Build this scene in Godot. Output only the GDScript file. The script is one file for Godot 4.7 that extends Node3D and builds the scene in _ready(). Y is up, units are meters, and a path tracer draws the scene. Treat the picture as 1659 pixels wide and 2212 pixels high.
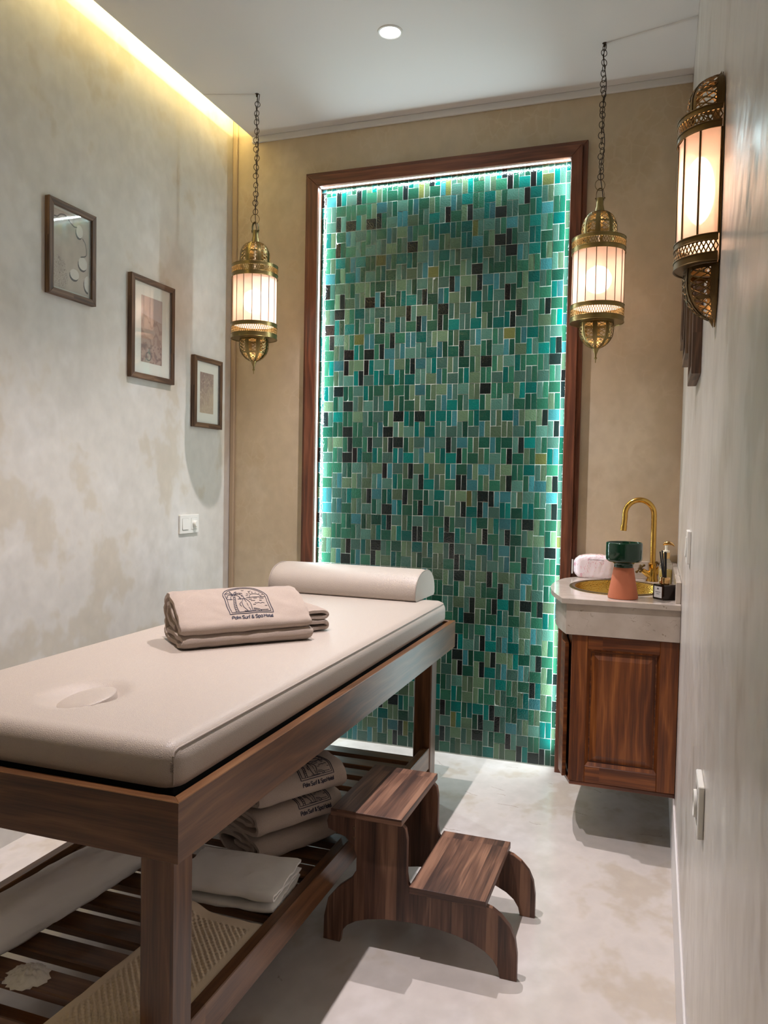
extends Node3D
# A small spa treatment room: massage table, green tile panel with LED edge, lanterns, vanity, step stool.

const ROOM_W := 2.036
const CEIL := 2.808
const COVE_X := 0.099
const BACK_END := 4.4

var M := {}
var taken := {}
var rng := RandomNumberGenerator.new()

# ------------------------------------------------------------------ mesh builder
class MB:
	var v := PackedVector3Array()
	var n := PackedVector3Array()
	var t := PackedVector2Array()
	var c := PackedColorArray()
	var ix := PackedInt32Array()
	var col := Color.WHITE
	var colored := false
	func vert(p: Vector3, nn: Vector3, u: Vector2) -> int:
		v.append(p); n.append(nn); t.append(u); c.append(col)
		return v.size() - 1
	func tri(a: Vector3, b: Vector3, d: Vector3, hint: Vector3, ua := Vector2.ZERO, ub := Vector2.ZERO, ud := Vector2.ZERO) -> void:
		var nn := (d - a).cross(b - a)
		if nn.length_squared() < 1e-18:
			return
		nn = nn.normalized()
		var i := v.size()
		if hint != Vector3.ZERO and nn.dot(hint) < 0.0:
			vert(a, -nn, ua); vert(d, -nn, ud); vert(b, -nn, ub)
		else:
			vert(a, nn, ua); vert(b, nn, ub); vert(d, nn, ud)
		ix.append_array([i, i + 1, i + 2])
	func quad(a: Vector3, b: Vector3, d: Vector3, e: Vector3, hint: Vector3, ua := Vector2.ZERO, ub := Vector2.ZERO, ud := Vector2.ZERO, ue := Vector2.ZERO) -> void:
		var nn := (d - a).cross(b - a) + (e - a).cross(d - a)
		if nn.length_squared() < 1e-18:
			return
		nn = nn.normalized()
		var i := v.size()
		if hint != Vector3.ZERO and nn.dot(hint) < 0.0:
			vert(a, -nn, ua); vert(e, -nn, ue); vert(d, -nn, ud); vert(b, -nn, ub)
		else:
			vert(a, nn, ua); vert(b, nn, ub); vert(d, nn, ud); vert(e, nn, ue)
		ix.append_array([i, i + 1, i + 2, i, i + 2, i + 3])
	# a smooth grid: rows of points; cu closes across a row, cv closes from the last row to the first
	func grid(rows: Array, cu := false, cv := false, us := 1.0, vs := 1.0, flip := false) -> void:
		var nr := rows.size()
		var nc: int = rows[0].size()
		var nx := nc + 1 if cu else nc
		var ny := nr + 1 if cv else nr
		var base := v.size()
		for j in ny:
			for i in nx:
				var jj := j % nr
				var ii := i % nc
				var p: Vector3 = rows[jj][ii]
				var i0 := (ii - 1 + nc) % nc if cu else maxi(ii - 1, 0)
				var i1 := (ii + 1) % nc if cu else mini(ii + 1, nc - 1)
				var j0 := (jj - 1 + nr) % nr if cv else maxi(jj - 1, 0)
				var j1 := (jj + 1) % nr if cv else mini(jj + 1, nr - 1)
				var du: Vector3 = rows[jj][i1] - rows[jj][i0]
				var dv: Vector3 = rows[j1][ii] - rows[j0][ii]
				var nn := dv.cross(du)
				if nn.length_squared() < 1e-20:
					nn = Vector3.DOWN if flip else Vector3.UP
				nn = nn.normalized()
				vert(p, -nn if flip else nn, Vector2(i * us / maxf(nx - 1, 1), j * vs / maxf(ny - 1, 1)))
		for j in ny - 1:
			for i in nx - 1:
				var a := base + j * nx + i
				var b := a + 1
				var d := a + nx + 1
				var e := a + nx
				# normal = dv x du ; clockwise order a, e? checked by sign
				if flip:
					ix.append_array([a, e, d, a, d, b])
				else:
					ix.append_array([a, b, d, a, d, e])
	func fan(pts: PackedVector3Array, hint: Vector3) -> void:
		var m := Vector3.ZERO
		for p in pts:
			m += p
		m /= pts.size()
		for i in pts.size():
			tri(m, pts[i], pts[(i + 1) % pts.size()], hint)
	func mesh() -> ArrayMesh:
		var a := []
		a.resize(Mesh.ARRAY_MAX)
		a[Mesh.ARRAY_VERTEX] = v; a[Mesh.ARRAY_NORMAL] = n; a[Mesh.ARRAY_TEX_UV] = t; a[Mesh.ARRAY_INDEX] = ix
		if colored:
			a[Mesh.ARRAY_COLOR] = c
		var m := ArrayMesh.new()
		m.add_surface_from_arrays(Mesh.PRIMITIVE_TRIANGLES, a)
		return m

func uvg(p: Vector3, nn: Vector3, g: int, off: Vector2) -> Vector2:
	var k := 0
	var an := nn.abs()
	if an.y > an.x and an.y >= an.z: k = 1
	elif an.z > an.x and an.z > an.y: k = 2
	if k == g:
		return Vector2(p[(g + 1) % 3], p[(g + 2) % 3]) + off
	var o := 3 - k - g
	return Vector2(p[g], p[o]) + off

# a box with chamfered edges; g is the axis the grain runs along
func box(b: MB, lo: Vector3, hi: Vector3, ch := 0.002, g := 0, xf := Transform3D(), off := Vector2.ZERO) -> void:
	ch = minf(ch, minf(hi.x - lo.x, minf(hi.y - lo.y, hi.z - lo.z)) * 0.45)
	var at := func(axis: int, s: Vector3) -> Vector3:
		var p := Vector3.ZERO
		for k in 3:
			var e: float = hi[k] if s[k] > 0 else lo[k]
			p[k] = e if k == axis else e - s[k] * ch
		return p
	var q := func(a: Vector3, bb: Vector3, d: Vector3, e: Vector3, nn: Vector3) -> void:
		b.quad(xf * a, xf * bb, xf * d, xf * e, xf.basis * nn, uvg(a, nn, g, off), uvg(bb, nn, g, off), uvg(d, nn, g, off), uvg(e, nn, g, off))
	for ax in 3:
		for s in [-1.0, 1.0]:
			var s0 := Vector3.ZERO; s0[ax] = s
			var a1 := (ax + 1) % 3
			var a2 := (ax + 2) % 3
			var cs := []
			for w in [[-1, -1], [1, -1], [1, 1], [-1, 1]]:
				var sv := s0; sv[a1] = w[0]; sv[a2] = w[1]
				cs.append(at.call(ax, sv))
			q.call(cs[0], cs[1], cs[2], cs[3], s0)
	if ch <= 0.0:
		return
	for pr in [[0, 1, 2], [1, 2, 0], [0, 2, 1]]:
		for sa in [-1.0, 1.0]:
			for sb in [-1.0, 1.0]:
				var sv := Vector3.ZERO
				sv[pr[0]] = sa; sv[pr[1]] = sb
				var nn := sv.normalized() * 1.0
				nn[pr[0]] *= 1.02
				var m := sv; m[pr[2]] = -1
				var p := sv; p[pr[2]] = 1
				q.call(at.call(pr[0], m), at.call(pr[0], p), at.call(pr[1], p), at.call(pr[1], m), nn)
	for sx in [-1.0, 1.0]:
		for sy in [-1.0, 1.0]:
			for sz in [-1.0, 1.0]:
				var s := Vector3(sx, sy, sz)
				b.tri(xf * at.call(0, s), xf * at.call(1, s), xf * at.call(2, s), xf.basis * s)

# polygon (u, v) set in the frame o + u*ex + v*ey, thickness along ez
func prism(b: MB, poly: PackedVector2Array, o: Vector3, ex: Vector3, ey: Vector3, ez: Vector3, bev := 0.0, swap := false, off := Vector2.ZERO) -> void:
	var pl := poly.duplicate()
	if Geometry2D.is_polygon_clockwise(pl):
		pl.reverse()
	var cnt := pl.size()
	var nrm := PackedVector2Array()
	for i in cnt:
		var d := (pl[(i + 1) % cnt] - pl[i]).normalized()
		nrm.append(Vector2(d.y, -d.x))
	var ins := PackedVector2Array()
	for i in cnt:
		var a := nrm[(i - 1 + cnt) % cnt]
		var m := (a + nrm[i]).normalized()
		ins.append(pl[i] - m * bev / maxf(0.4, m.dot(nrm[i])))
	var depth := ez.length()
	var zn := ez / depth
	var p3 := func(q: Vector2, k: float) -> Vector3: return o + ex * q.x + ey * q.y + zn * k
	var uvq := func(q: Vector2) -> Vector2: return (Vector2(q.y, q.x) if swap else q) + off
	var ids := Geometry2D.triangulate_polygon(ins)
	for i in range(0, ids.size(), 3):
		for s in [0, 1]:
			var k := depth if s else 0.0
			b.tri(p3.call(ins[ids[i]], k), p3.call(ins[ids[i + 1]], k), p3.call(ins[ids[i + 2]], k), zn if s else -zn, uvq.call(ins[ids[i]]), uvq.call(ins[ids[i + 1]]), uvq.call(ins[ids[i + 2]]))
	for i in cnt:
		var j := (i + 1) % cnt
		var na := (nrm[(i - 1 + cnt) % cnt] + nrm[i]).normalized() if nrm[(i - 1 + cnt) % cnt].dot(nrm[i]) > 0.8 else nrm[i]
		var nb := (nrm[j] + nrm[i]).normalized() if nrm[j].dot(nrm[i]) > 0.8 else nrm[i]
		var n3a := (ex * na.x + ey * na.y).normalized()
		var n3b := (ex * nb.x + ey * nb.y).normalized()
		var A: Vector3 = p3.call(pl[i], bev); var B: Vector3 = p3.call(pl[j], bev)
		var C: Vector3 = p3.call(pl[j], depth - bev); var D: Vector3 = p3.call(pl[i], depth - bev)
		var l := pl[i].distance_to(pl[j])
		var u0: Vector2 = uvq.call(pl[i])
		var vv := [[A, n3a, u0], [B, n3b, u0 + (Vector2(l, 0))], [C, n3b, u0 + Vector2(l, depth)], [D, n3a, u0 + Vector2(0, depth)]]
		var gn := (C - A).cross(B - A)
		var base := b.v.size()
		var order := [0, 1, 2, 3] if gn.dot(n3a + n3b) > 0 else [0, 3, 2, 1]
		for k in order:
			b.vert(vv[k][0], vv[k][1], vv[k][2])
		b.ix.append_array([base, base + 1, base + 2, base, base + 2, base + 3])
		if bev > 0.0:
			for s in [0, 1]:
				var k0 := depth if s else 0.0
				var k1 := depth - bev if s else bev
				b.quad(p3.call(ins[i], k0), p3.call(ins[j], k0), p3.call(pl[j], k1), p3.call(pl[i], k1), (n3a + n3b) * 0.5 + (zn if s else -zn))

# lathe about the y axis: profile of (radius, height)
func lathe(b: MB, prof: PackedVector2Array, segs := 32, a0 := 0.0, a1 := TAU, xf := Transform3D(), crease := 0.75) -> void:
	var np := prof.size()
	var sn := PackedVector2Array()
	for i in np - 1:
		var d := (prof[i + 1] - prof[i])
		d = d.normalized() if d.length() > 1e-9 else Vector2.RIGHT
		sn.append(Vector2(d.y, -d.x))
	var ln := 0.0
	for i in np - 1:
		var na := sn[i]
		var nb := sn[i]
		if i > 0 and sn[i - 1].dot(sn[i]) > crease: na = (sn[i - 1] + sn[i]).normalized()
		if i < np - 2 and sn[i + 1].dot(sn[i]) > crease: nb = (sn[i + 1] + sn[i]).normalized()
		var l := prof[i].distance_to(prof[i + 1])
		var base := b.v.size()
		for k in segs + 1:
			var an := a0 + (a1 - a0) * k / segs
			var d := Vector3(cos(an), 0, sin(an))
			b.vert(xf * (d * prof[i].x + Vector3.UP * prof[i].y), (xf.basis * (d * na.x + Vector3.UP * na.y)).normalized(), Vector2(an * 0.1, ln))
			b.vert(xf * (d * prof[i + 1].x + Vector3.UP * prof[i + 1].y), (xf.basis * (d * nb.x + Vector3.UP * nb.y)).normalized(), Vector2(an * 0.1, ln + l))
		for k in segs:
			var a := base + k * 2
			# orient with the given normals
			var p0 := b.v[a]; var p1 := b.v[a + 1]; var p2 := b.v[a + 3]
			var p3 := b.v[a + 2]
			var g := (p2 - p0).cross(p1 - p0) + (p3 - p0).cross(p2 - p0)
			if g.dot(b.n[a] + b.n[a + 3]) >= 0.0:
				b.ix.append_array([a, a + 1, a + 3, a, a + 3, a + 2])
			else:
				b.ix.append_array([a, a + 3, a + 1, a, a + 2, a + 3])
		ln += l

func tube(b: MB, pts: PackedVector3Array, rad, segs := 10, closed := false, caps := true) -> void:
	var np := pts.size()
	var rows := []
	var up := Vector3.UP
	for i in np:
		var d: Vector3
		if closed:
			d = pts[(i + 1) % np] - pts[(i - 1 + np) % np]
		else:
			d = pts[mini(i + 1, np - 1)] - pts[maxi(i - 1, 0)]
		d = d.normalized()
		if i == 0:
			up = Vector3.UP if absf(d.y) < 0.9 else Vector3.RIGHT
		up = (up - d * up.dot(d)).normalized()
		var sd := d.cross(up)
		var r: float = rad[i] if rad is Array or rad is PackedFloat32Array else rad
		var row := PackedVector3Array()
		for k in segs:
			var an := TAU * k / segs
			row.append(pts[i] + (up * cos(an) + sd * sin(an)) * r)
		rows.append(row)
	b.grid(rows, true, closed, segs * 0.01, np * 0.01)
	if caps and not closed:
		b.fan(rows[0], pts[0] - pts[1])
		b.fan(rows[np - 1], pts[np - 1] - pts[np - 2])

# a flat strip of width w and thickness th that lies on a surface (points with normals)
func ribbon(b: MB, pts: PackedVector3Array, nr: PackedVector3Array, w: float, th: float) -> void:
	var np := pts.size()
	if np < 2:
		return
	var rows := []
	for i in np:
		var d := (pts[mini(i + 1, np - 1)] - pts[maxi(i - 1, 0)]).normalized()
		var sd := d.cross(nr[i]).normalized() * w * 0.5
		var up := nr[i] * th
		rows.append([pts[i] - sd, pts[i] + sd, pts[i] + sd + up, pts[i] - sd + up])
	for i in np - 1:
		var a: Array = rows[i]
		var e: Array = rows[i + 1]
		var m := (pts[i] + pts[i + 1]) * 0.5 + nr[i] * th * 0.5
		for k in 4:
			var k2 := (k + 1) % 4
			var mid: Vector3 = (a[k] + a[k2] + e[k] + e[k2]) * 0.25
			b.quad(a[k], a[k2], e[k2], e[k], mid - m)

func smooth2(path: PackedVector2Array, rounds := 2, closed := false) -> PackedVector2Array:
	var p := path
	for r in rounds:
		var q := PackedVector2Array()
		if not closed:
			q.append(p[0])
		for i in (p.size() if closed else p.size() - 1):
			var a := p[i]
			var b := p[(i + 1) % p.size()]
			q.append(a.lerp(b, 0.25)); q.append(a.lerp(b, 0.75))
		if not closed:
			q.append(p[p.size() - 1])
		p = q
	return p

func smooth3(path: PackedVector3Array, rounds := 2) -> PackedVector3Array:
	var p := path
	for r in rounds:
		var q := PackedVector3Array()
		q.append(p[0])
		for i in p.size() - 1:
			q.append(p[i].lerp(p[i + 1], 0.25)); q.append(p[i].lerp(p[i + 1], 0.75))
		q.append(p[p.size() - 1])
		p = q
	return p

# ------------------------------------------------------------------ nodes
func numbered(called: String) -> String:
	var k: int = taken.get(called, 0)
	taken[called] = k + 1
	return called if k == 0 else "%s_%03d" % [called, k]

func obj(called: String, m, mat: Material, parent: Node, pos := Vector3.ZERO) -> MeshInstance3D:
	var o := MeshInstance3D.new()
	o.name = numbered(called) if parent == self else called
	o.mesh = m.mesh() if m is MB else m
	o.material_override = mat
	o.position = pos
	parent.add_child(o, true)
	return o

func thing(called: String, label: String, category: String, pos := Vector3.ZERO, group := "") -> Node3D:
	var o := Node3D.new()
	o.name = numbered(called)
	add_child(o, true)
	o.position = pos
	tag(o, label, category, group)
	return o

func group_node(called: String, parent: Node) -> Node3D:
	var o := Node3D.new()
	o.name = called
	parent.add_child(o, true)
	return o

func tag(o: Node, label: String, category: String, group := "") -> void:
	o.set_meta("label", label)
	o.set_meta("category", category)
	if group != "":
		o.set_meta("group", group)

func structure(called: String, m, mat: Material, label: String) -> MeshInstance3D:
	var o := obj(called, m, mat, self)
	o.set_meta("kind", "structure")
	o.set_meta("label", label)
	o.set_meta("category", called.split("_")[0])
	return o

# ------------------------------------------------------------------ materials and textures
func rgb(r: float, g: float, b: float) -> Color:
	return Color(r / 255.0, g / 255.0, b / 255.0)

func mat(called: String, col: Color, rough := 0.6, metal := 0.0, spec := 0.5) -> StandardMaterial3D:
	var m := StandardMaterial3D.new()
	m.resource_name = called
	m.albedo_color = col
	m.roughness = rough
	m.metallic = metal
	m.metallic_specular = spec
	M[called] = m
	return m

func glow(called: String, col: Color, energy: float) -> StandardMaterial3D:
	var m := mat(called, Color(0.9, 0.9, 0.9), 0.5)
	m.emission_enabled = true
	m.emission = col
	m.emission_energy_multiplier = energy
	return m

func noise(sd: int, freq: float, oct := 4, kind := FastNoiseLite.TYPE_SIMPLEX_SMOOTH) -> FastNoiseLite:
	var f := FastNoiseLite.new()
	f.seed = sd
	f.frequency = freq
	f.noise_type = kind
	f.fractal_type = FastNoiseLite.FRACTAL_FBM if oct > 1 else FastNoiseLite.FRACTAL_NONE
	f.fractal_octaves = oct
	return f

func picture(w: int, h: int, f: Callable) -> Image:
	var data := PackedByteArray()
	data.resize(w * h * 3)
	var k := 0
	for y in h:
		for x in w:
			var c: Color = f.call(x, y)
			data[k] = clampi(int(c.r * 255.0), 0, 255)
			data[k + 1] = clampi(int(c.g * 255.0), 0, 255)
			data[k + 2] = clampi(int(c.b * 255.0), 0, 255)
			k += 3
	return Image.create_from_data(w, h, false, Image.FORMAT_RGB8, data)

func tex(i: Image) -> ImageTexture:
	return ImageTexture.create_from_image(i)

func relief(m: StandardMaterial3D, sd: int, freq: float, per_metre: float, centimetres: float, kind := FastNoiseLite.TYPE_SIMPLEX_SMOOTH, oct := 3, size := 256) -> void:
	var f := noise(sd, freq, oct, kind)
	if kind == FastNoiseLite.TYPE_CELLULAR:
		f.cellular_return_type = FastNoiseLite.RETURN_DISTANCE2_SUB
	m.heightmap_enabled = true
	m.heightmap_texture = tex(f.get_seamless_image(size, size))
	m.heightmap_scale = centimetres
	m.uv1_triplanar = true
	m.uv1_world_triplanar = true
	m.uv1_scale = Vector3.ONE * per_metre

# wood: u runs along the grain
func wood(called: String, lu: float, lv: float, dark: Color, mid: Color, light: Color, rings: float, warp: float, sd: int, rough: float, strips := 0, w := 768, h := 256) -> StandardMaterial3D:
	var big := noise(sd, 1.0, 3)
	var fib := noise(sd + 1, 1.0, 2)
	var tone := noise(sd + 2, 1.0, 2)
	var r := RandomNumberGenerator.new()
	r.seed = sd
	var st := PackedFloat32Array()
	var sh := PackedFloat32Array()
	for i in maxi(strips, 1):
		st.append(r.randf()); sh.append(r.randf() * 9.0)
	var im := picture(w, h, func(x: int, y: int) -> Color:
		var u := float(x) / w * lu
		var v := float(y) / h * lv
		var s := 0.0
		var tn := 0.0
		if strips > 0:
			var k := int(float(y) / h * strips) % strips
			s = sh[k]; tn = st[k] - 0.5
		var g := big.get_noise_2d(u * 1.6 + s, v * 7.0 + s) * warp + v * rings
		var ring := absf(fposmod(g, 1.0) * 2.0 - 1.0)
		ring = ring * ring
		var f := fib.get_noise_2d(u * 9.0 + s, v * 380.0) * 0.5 + fib.get_noise_2d(u * 3.0, v * 120.0 + 7.0 + s) * 0.5
		var tt := clampf(0.5 + 0.42 * (ring - 0.4) + 0.38 * f + 0.35 * tone.get_noise_2d(u * 2.0, v * 5.0) + tn * 0.75, 0.0, 1.0)
		return dark.lerp(mid, tt * 2.0) if tt < 0.5 else mid.lerp(light, tt * 2.0 - 1.0))
	var m := mat(called, Color.WHITE, rough)
	m.albedo_texture = tex(im)
	m.uv1_scale = Vector3(1.0 / lu, 1.0 / lv, 1)
	return m

func plaster(called: String, size: Vector2, w: int, h: int, sd: int, base: Color, stain: Color, pale: Color, amount: float, veins: float, rough: float) -> StandardMaterial3D:
	var n1 := noise(sd, 1.0, 4)
	var n2 := noise(sd + 1, 1.0, 5)
	var n3 := noise(sd + 2, 1.0, 4)
	var cell := noise(sd + 3, 1.0, 1, FastNoiseLite.TYPE_CELLULAR)
	cell.cellular_return_type = FastNoiseLite.RETURN_DISTANCE2_SUB
	var im := picture(w, h, func(x: int, y: int) -> Color:
		var u := float(x) / w * size.x
		var v := float(y) / h * size.y
		var a := n1.get_noise_2d(u * 0.9, v * 0.8)
		var b := n2.get_noise_2d(u * 3.0 + 9.0, v * 2.4)
		var f := n3.get_noise_2d(u * 14.0, v * 11.0)
		var s := smoothstep(0.08, 0.4, a * 0.5 + b * 0.7 + f * 0.24)
		var p := smoothstep(0.05, 0.45, -a * 0.6 + n2.get_noise_2d(u * 2.2 - 5.0, v * 1.9 + 4.0) * 0.7 + f * 0.12)
		var c := base.lerp(stain, s * amount).lerp(pale, p * 0.55)
		if veins > 0.0:
			var d := cell.get_noise_2d((u + b * 0.05) * 17.0, (v + f * 0.03) * 17.0)
			c = c.lerp(pale, (1.0 - smoothstep(-0.98, -0.82, d)) * veins * smoothstep(-0.15, 0.3, b))
		var k := 1.0 + f * 0.035 + b * 0.04
		return Color(c.r * k, c.g * k, c.b * k))
	var m := mat(called, Color.WHITE, rough)
	m.albedo_texture = tex(im)
	m.uv1_scale = Vector3(1.0 / size.x, 1.0 / size.y, 1)
	return m

func make_materials() -> void:
	plaster("left_plaster", Vector2(4.6, 3.1), 1024, 700, 11, rgb(204, 200, 192), rgb(180, 170, 152), rgb(212, 210, 206), 0.6, 0.0, 0.55)
	plaster("back_plaster", Vector2(2.2, 2.9), 700, 900, 31, rgb(192, 175, 148), rgb(174, 154, 124), rgb(204, 190, 166), 0.6, 0.3, 0.55)
	plaster("right_plaster", Vector2(4.6, 3.1), 1024, 600, 51, rgb(200, 194, 186), rgb(174, 166, 155), rgb(216, 212, 206), 0.9, 0.0, 0.3)
	for q in [["right_plaster", 0.5, 83], ["left_plaster", 0.25, 85], ["back_plaster", 0.15, 87]]:
		M[q[0]].heightmap_enabled = true
		M[q[0]].heightmap_texture = tex(noise(q[2], 0.03, 4).get_seamless_image(768, 512))
		M[q[0]].heightmap_scale = q[1]
	plaster("floor_plaster", Vector2(2.2, 4.6), 700, 1400, 71, rgb(196, 189, 182), rgb(174, 163, 148), rgb(208, 204, 201), 0.75, 0.0, 0.2)
	# hairline scratches and specks in the floor
	var fi: Image = (M.floor_plaster.albedo_texture as ImageTexture).get_image()
	var fr := RandomNumberGenerator.new()
	fr.seed = 99
	for k in 150:
		var q := Vector2(fr.randf() * 690.0, fr.randf() * 1390.0)
		var an := fr.randf_range(-0.5, 0.9)
		for s in fr.randi_range(3, 26):
			an += fr.randf_range(-0.25, 0.25)
			q += Vector2(cos(an), sin(an))
			var px := Vector2i(clampi(int(q.x), 0, 699), clampi(int(q.y), 0, 1399))
			fi.set_pixel(px.x, px.y, fi.get_pixel(px.x, px.y).lerp(rgb(120, 104, 88), fr.randf_range(0.15, 0.55)))
	M.floor_plaster.albedo_texture = tex(fi)
	mat("ceiling_paint", rgb(216, 215, 213), 0.8)
	mat("skirting_paint", rgb(216, 212, 210), 0.4)
	mat("corner_plaster", rgb(176, 156, 130), 0.6)
	wood("walnut", 2.3, 0.45, rgb(60, 38, 21), rgb(98, 64, 38), rgb(122, 86, 55), 22.0, 0.9, 5, 0.3, 0, 1024, 256)
	wood("frame_wood", 2.7, 0.3, rgb(72, 40, 26), rgb(112, 65, 43), rgb(134, 84, 58), 30.0, 1.0, 7, 0.42, 0, 1024, 192)
	wood("pine", 0.7, 0.42, rgb(68, 32, 12), rgb(114, 61, 24), rgb(158, 96, 46), 30.0, 0.85, 9, 0.38, 0, 640, 512)
	wood("picture_wood", 0.5, 0.2, rgb(58, 40, 28), rgb(98, 72, 52), rgb(128, 100, 76), 40.0, 2.0, 13, 0.5, 0, 384, 192)
	wood("stool_laminate", 0.6, 0.26, rgb(56, 36, 28), rgb(96, 66, 51), rgb(138, 102, 80), 20.0, 0.8, 15, 0.4, 9, 512, 384)
	var le := mat("leather", rgb(169, 157, 146), 0.42)
	relief(le, 3, 0.09, 9.0, 0.08, FastNoiseLite.TYPE_CELLULAR, 1, 512)
	var pl := mat("piping_leather", rgb(158, 145, 134), 0.45)
	pl.metallic_specular = 0.5
	mat("thread", rgb(128, 112, 100), 0.8)
	var tw := mat("terry", rgb(190, 175, 163), 1.0, 0.0, 0.2)
	relief(tw, 21, 0.11, 14.0, 0.14, FastNoiseLite.TYPE_SIMPLEX, 3, 512)
	var spk := noise(23, 0.12, 3).get_seamless_image(256, 256)
	spk.convert(Image.FORMAT_RGB8)
	for y in 256:
		for x in 256:
			var g := spk.get_pixel(x, y).r
			spk.set_pixel(x, y, Color(0.86 + 0.14 * g, 0.84 + 0.16 * g, 0.83 + 0.17 * g))
	tw.albedo_texture = tex(spk)
	tw.rim_enabled = true; tw.rim = 0.4; tw.rim_tint = 0.6
	var ws := mat("white_cotton", rgb(230, 227, 222), 0.95, 0.0, 0.2)
	relief(ws, 25, 0.15, 12.0, 0.02)
	var bm := mat("mat_cotton", rgb(222, 204, 180), 1.0, 0.0, 0.2)
	relief(bm, 27, 0.15, 14.0, 0.03)
	mat("black_felt", rgb(16, 14, 12), 1.0)
	mat("navy_thread", rgb(38, 36, 52), 0.8)
	mat("brass", rgb(146, 128, 84), 0.33, 1.0)
	mat("old_brass", rgb(112, 92, 60), 0.42, 1.0)
	mat("polished_brass", rgb(206, 164, 84), 0.18, 1.0)
	var hb := mat("hammered_brass", rgb(205, 166, 82), 0.24, 1.0)
	relief(hb, 29, 0.05, 12.0, 0.12, FastNoiseLite.TYPE_CELLULAR, 1)
	mat("iron_chain", rgb(70, 58, 46), 0.5, 0.8)
	mat("brown_cord", rgb(58, 44, 36), 0.7)
	var fg := mat("frosted_glass", Color(0.96, 0.9, 0.86, 0.7), 0.6)
	fg.transparency = BaseMaterial3D.TRANSPARENCY_ALPHA
	fg.backlight_enabled = true
	fg.backlight = Color(0.56, 0.51, 0.48)
	glow("bulb_glow", Color(1.0, 0.88, 0.8), 13.0)
	glow("sconce_bulb_glow", Color(1.0, 0.86, 0.76), 15.0)
	glow("led_glow", Color(0.9, 1.0, 1.0), 6.0)
	glow("cove_led_glow", Color(1.0, 0.93, 0.66), 4.0)
	glow("downlight_glow", Color(0.93, 0.95, 1.0), 9.0)
	var pg := mat("picture_glass", Color(0.95, 0.97, 0.97, 0.06), 0.03)
	pg.transparency = BaseMaterial3D.TRANSPARENCY_ALPHA
	mat("mat_board", rgb(222, 222, 210), 0.85)
	mat("white_plastic", rgb(226, 225, 218), 0.35)
	mat("plastic_gap", rgb(120, 116, 108), 0.6)
	mat("grout", rgb(182, 188, 179), 0.9)
	var marble_n := noise(41, 1.0, 4)
	var mv := noise(43, 1.0, 3)
	var ma := mat("marble", Color.WHITE, 0.12)
	ma.albedo_texture = tex(picture(512, 512, func(x: int, y: int) -> Color:
		var u := x / 512.0
		var v := y / 512.0
		var a := marble_n.get_noise_2d(u * 6.0, v * 6.0)
		var k := absf(mv.get_noise_2d(u * 5.0 + a * 0.5, v * 9.0 + a * 0.4))
		var c := rgb(186, 174, 161).lerp(rgb(199, 188, 176), 0.5 + a)
		return c.lerp(rgb(132, 116, 98), (1.0 - smoothstep(0.0, 0.022, k)) * 0.75 * smoothstep(0.02, 0.3, marble_n.get_noise_2d(u * 4.0 + 7.0, v * 4.0)))))
	ma.uv1_scale = Vector3(1.7, 1.7, 1)
	mat("terracotta", rgb(178, 104, 73), 0.85)
	mat("green_glaze", rgb(8, 46, 28), 0.08)
	mat("black_reed", rgb(22, 18, 17), 0.8)
	mat("dark_glass", rgb(30, 18, 12), 0.05)
	mat("gold_cap", rgb(214, 176, 120), 0.15, 1.0)
	mat("pump_plastic", rgb(228, 222, 204), 0.35)
	var cg := mat("clear_glass", Color(0.94, 0.95, 0.9, 0.12), 0.04)
	cg.transparency = BaseMaterial3D.TRANSPARENCY_ALPHA
	mat("soap_liquid", rgb(176, 150, 24), 0.1)
	mat("label_paper", rgb(226, 222, 220), 0.8)
	mat("label_ink", rgb(90, 88, 88), 0.8)
	var pn := noise(61, 1.0, 4)
	var pk := noise(63, 1.0, 2)
	var tp := mat("tissue_wrap", Color.WHITE, 0.22)
	tp.albedo_texture = tex(picture(384, 256, func(x: int, y: int) -> Color:
		var u := x / 384.0
		var v := y / 256.0
		var c := rgb(240, 228, 234)
		c = c.lerp(rgb(222, 196, 178), smoothstep(0.6, 0.64, v) * 0.55)
		c = c.lerp(rgb(214, 110, 140), smoothstep(0.3, 0.5, pn.get_noise_2d(u * 5.0, v * 4.0)) * 0.55)
		c = c.lerp(rgb(205, 70, 96), smoothstep(0.42, 0.52, pk.get_noise_2d(u * 46.0, v * 34.0)) * smoothstep(0.0, 0.3, pn.get_noise_2d(u * 3.0 + 4.0, v * 3.0)) * 0.9)
		if v > 0.34 and v < 0.375 and u > 0.35 and u < 0.72 and fposmod(u * 60.0 + pk.get_noise_2d(u * 200.0, v * 260.0), 1.0) < 0.55:
			c = c.lerp(rgb(95, 90, 100), 0.8)
		return c))

# ------------------------------------------------------------------ lights
func area_light(parent: Node, pos: Vector3, dir: Vector3, up: Vector3, size: Vector2, col: Color, energy: float) -> void:
	var l := AreaLight3D.new()
	l.name = "light"
	l.area_size = size
	l.area_normalize_energy = true
	l.light_color = col
	l.light_energy = energy
	l.shadow_enabled = true
	l.set("area_range", 8.0)
	parent.add_child(l, true)
	l.position = pos
	l.basis = Basis.looking_at(dir, up)

func omni(parent: Node, pos: Vector3, col: Color, energy: float, size: float) -> void:
	var l := OmniLight3D.new()
	l.name = "light"
	l.light_color = col
	l.light_energy = energy
	l.light_size = size
	l.omni_range = 8.0
	l.omni_attenuation = 2.0
	l.shadow_enabled = true
	parent.add_child(l, true)
	l.position = pos

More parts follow.
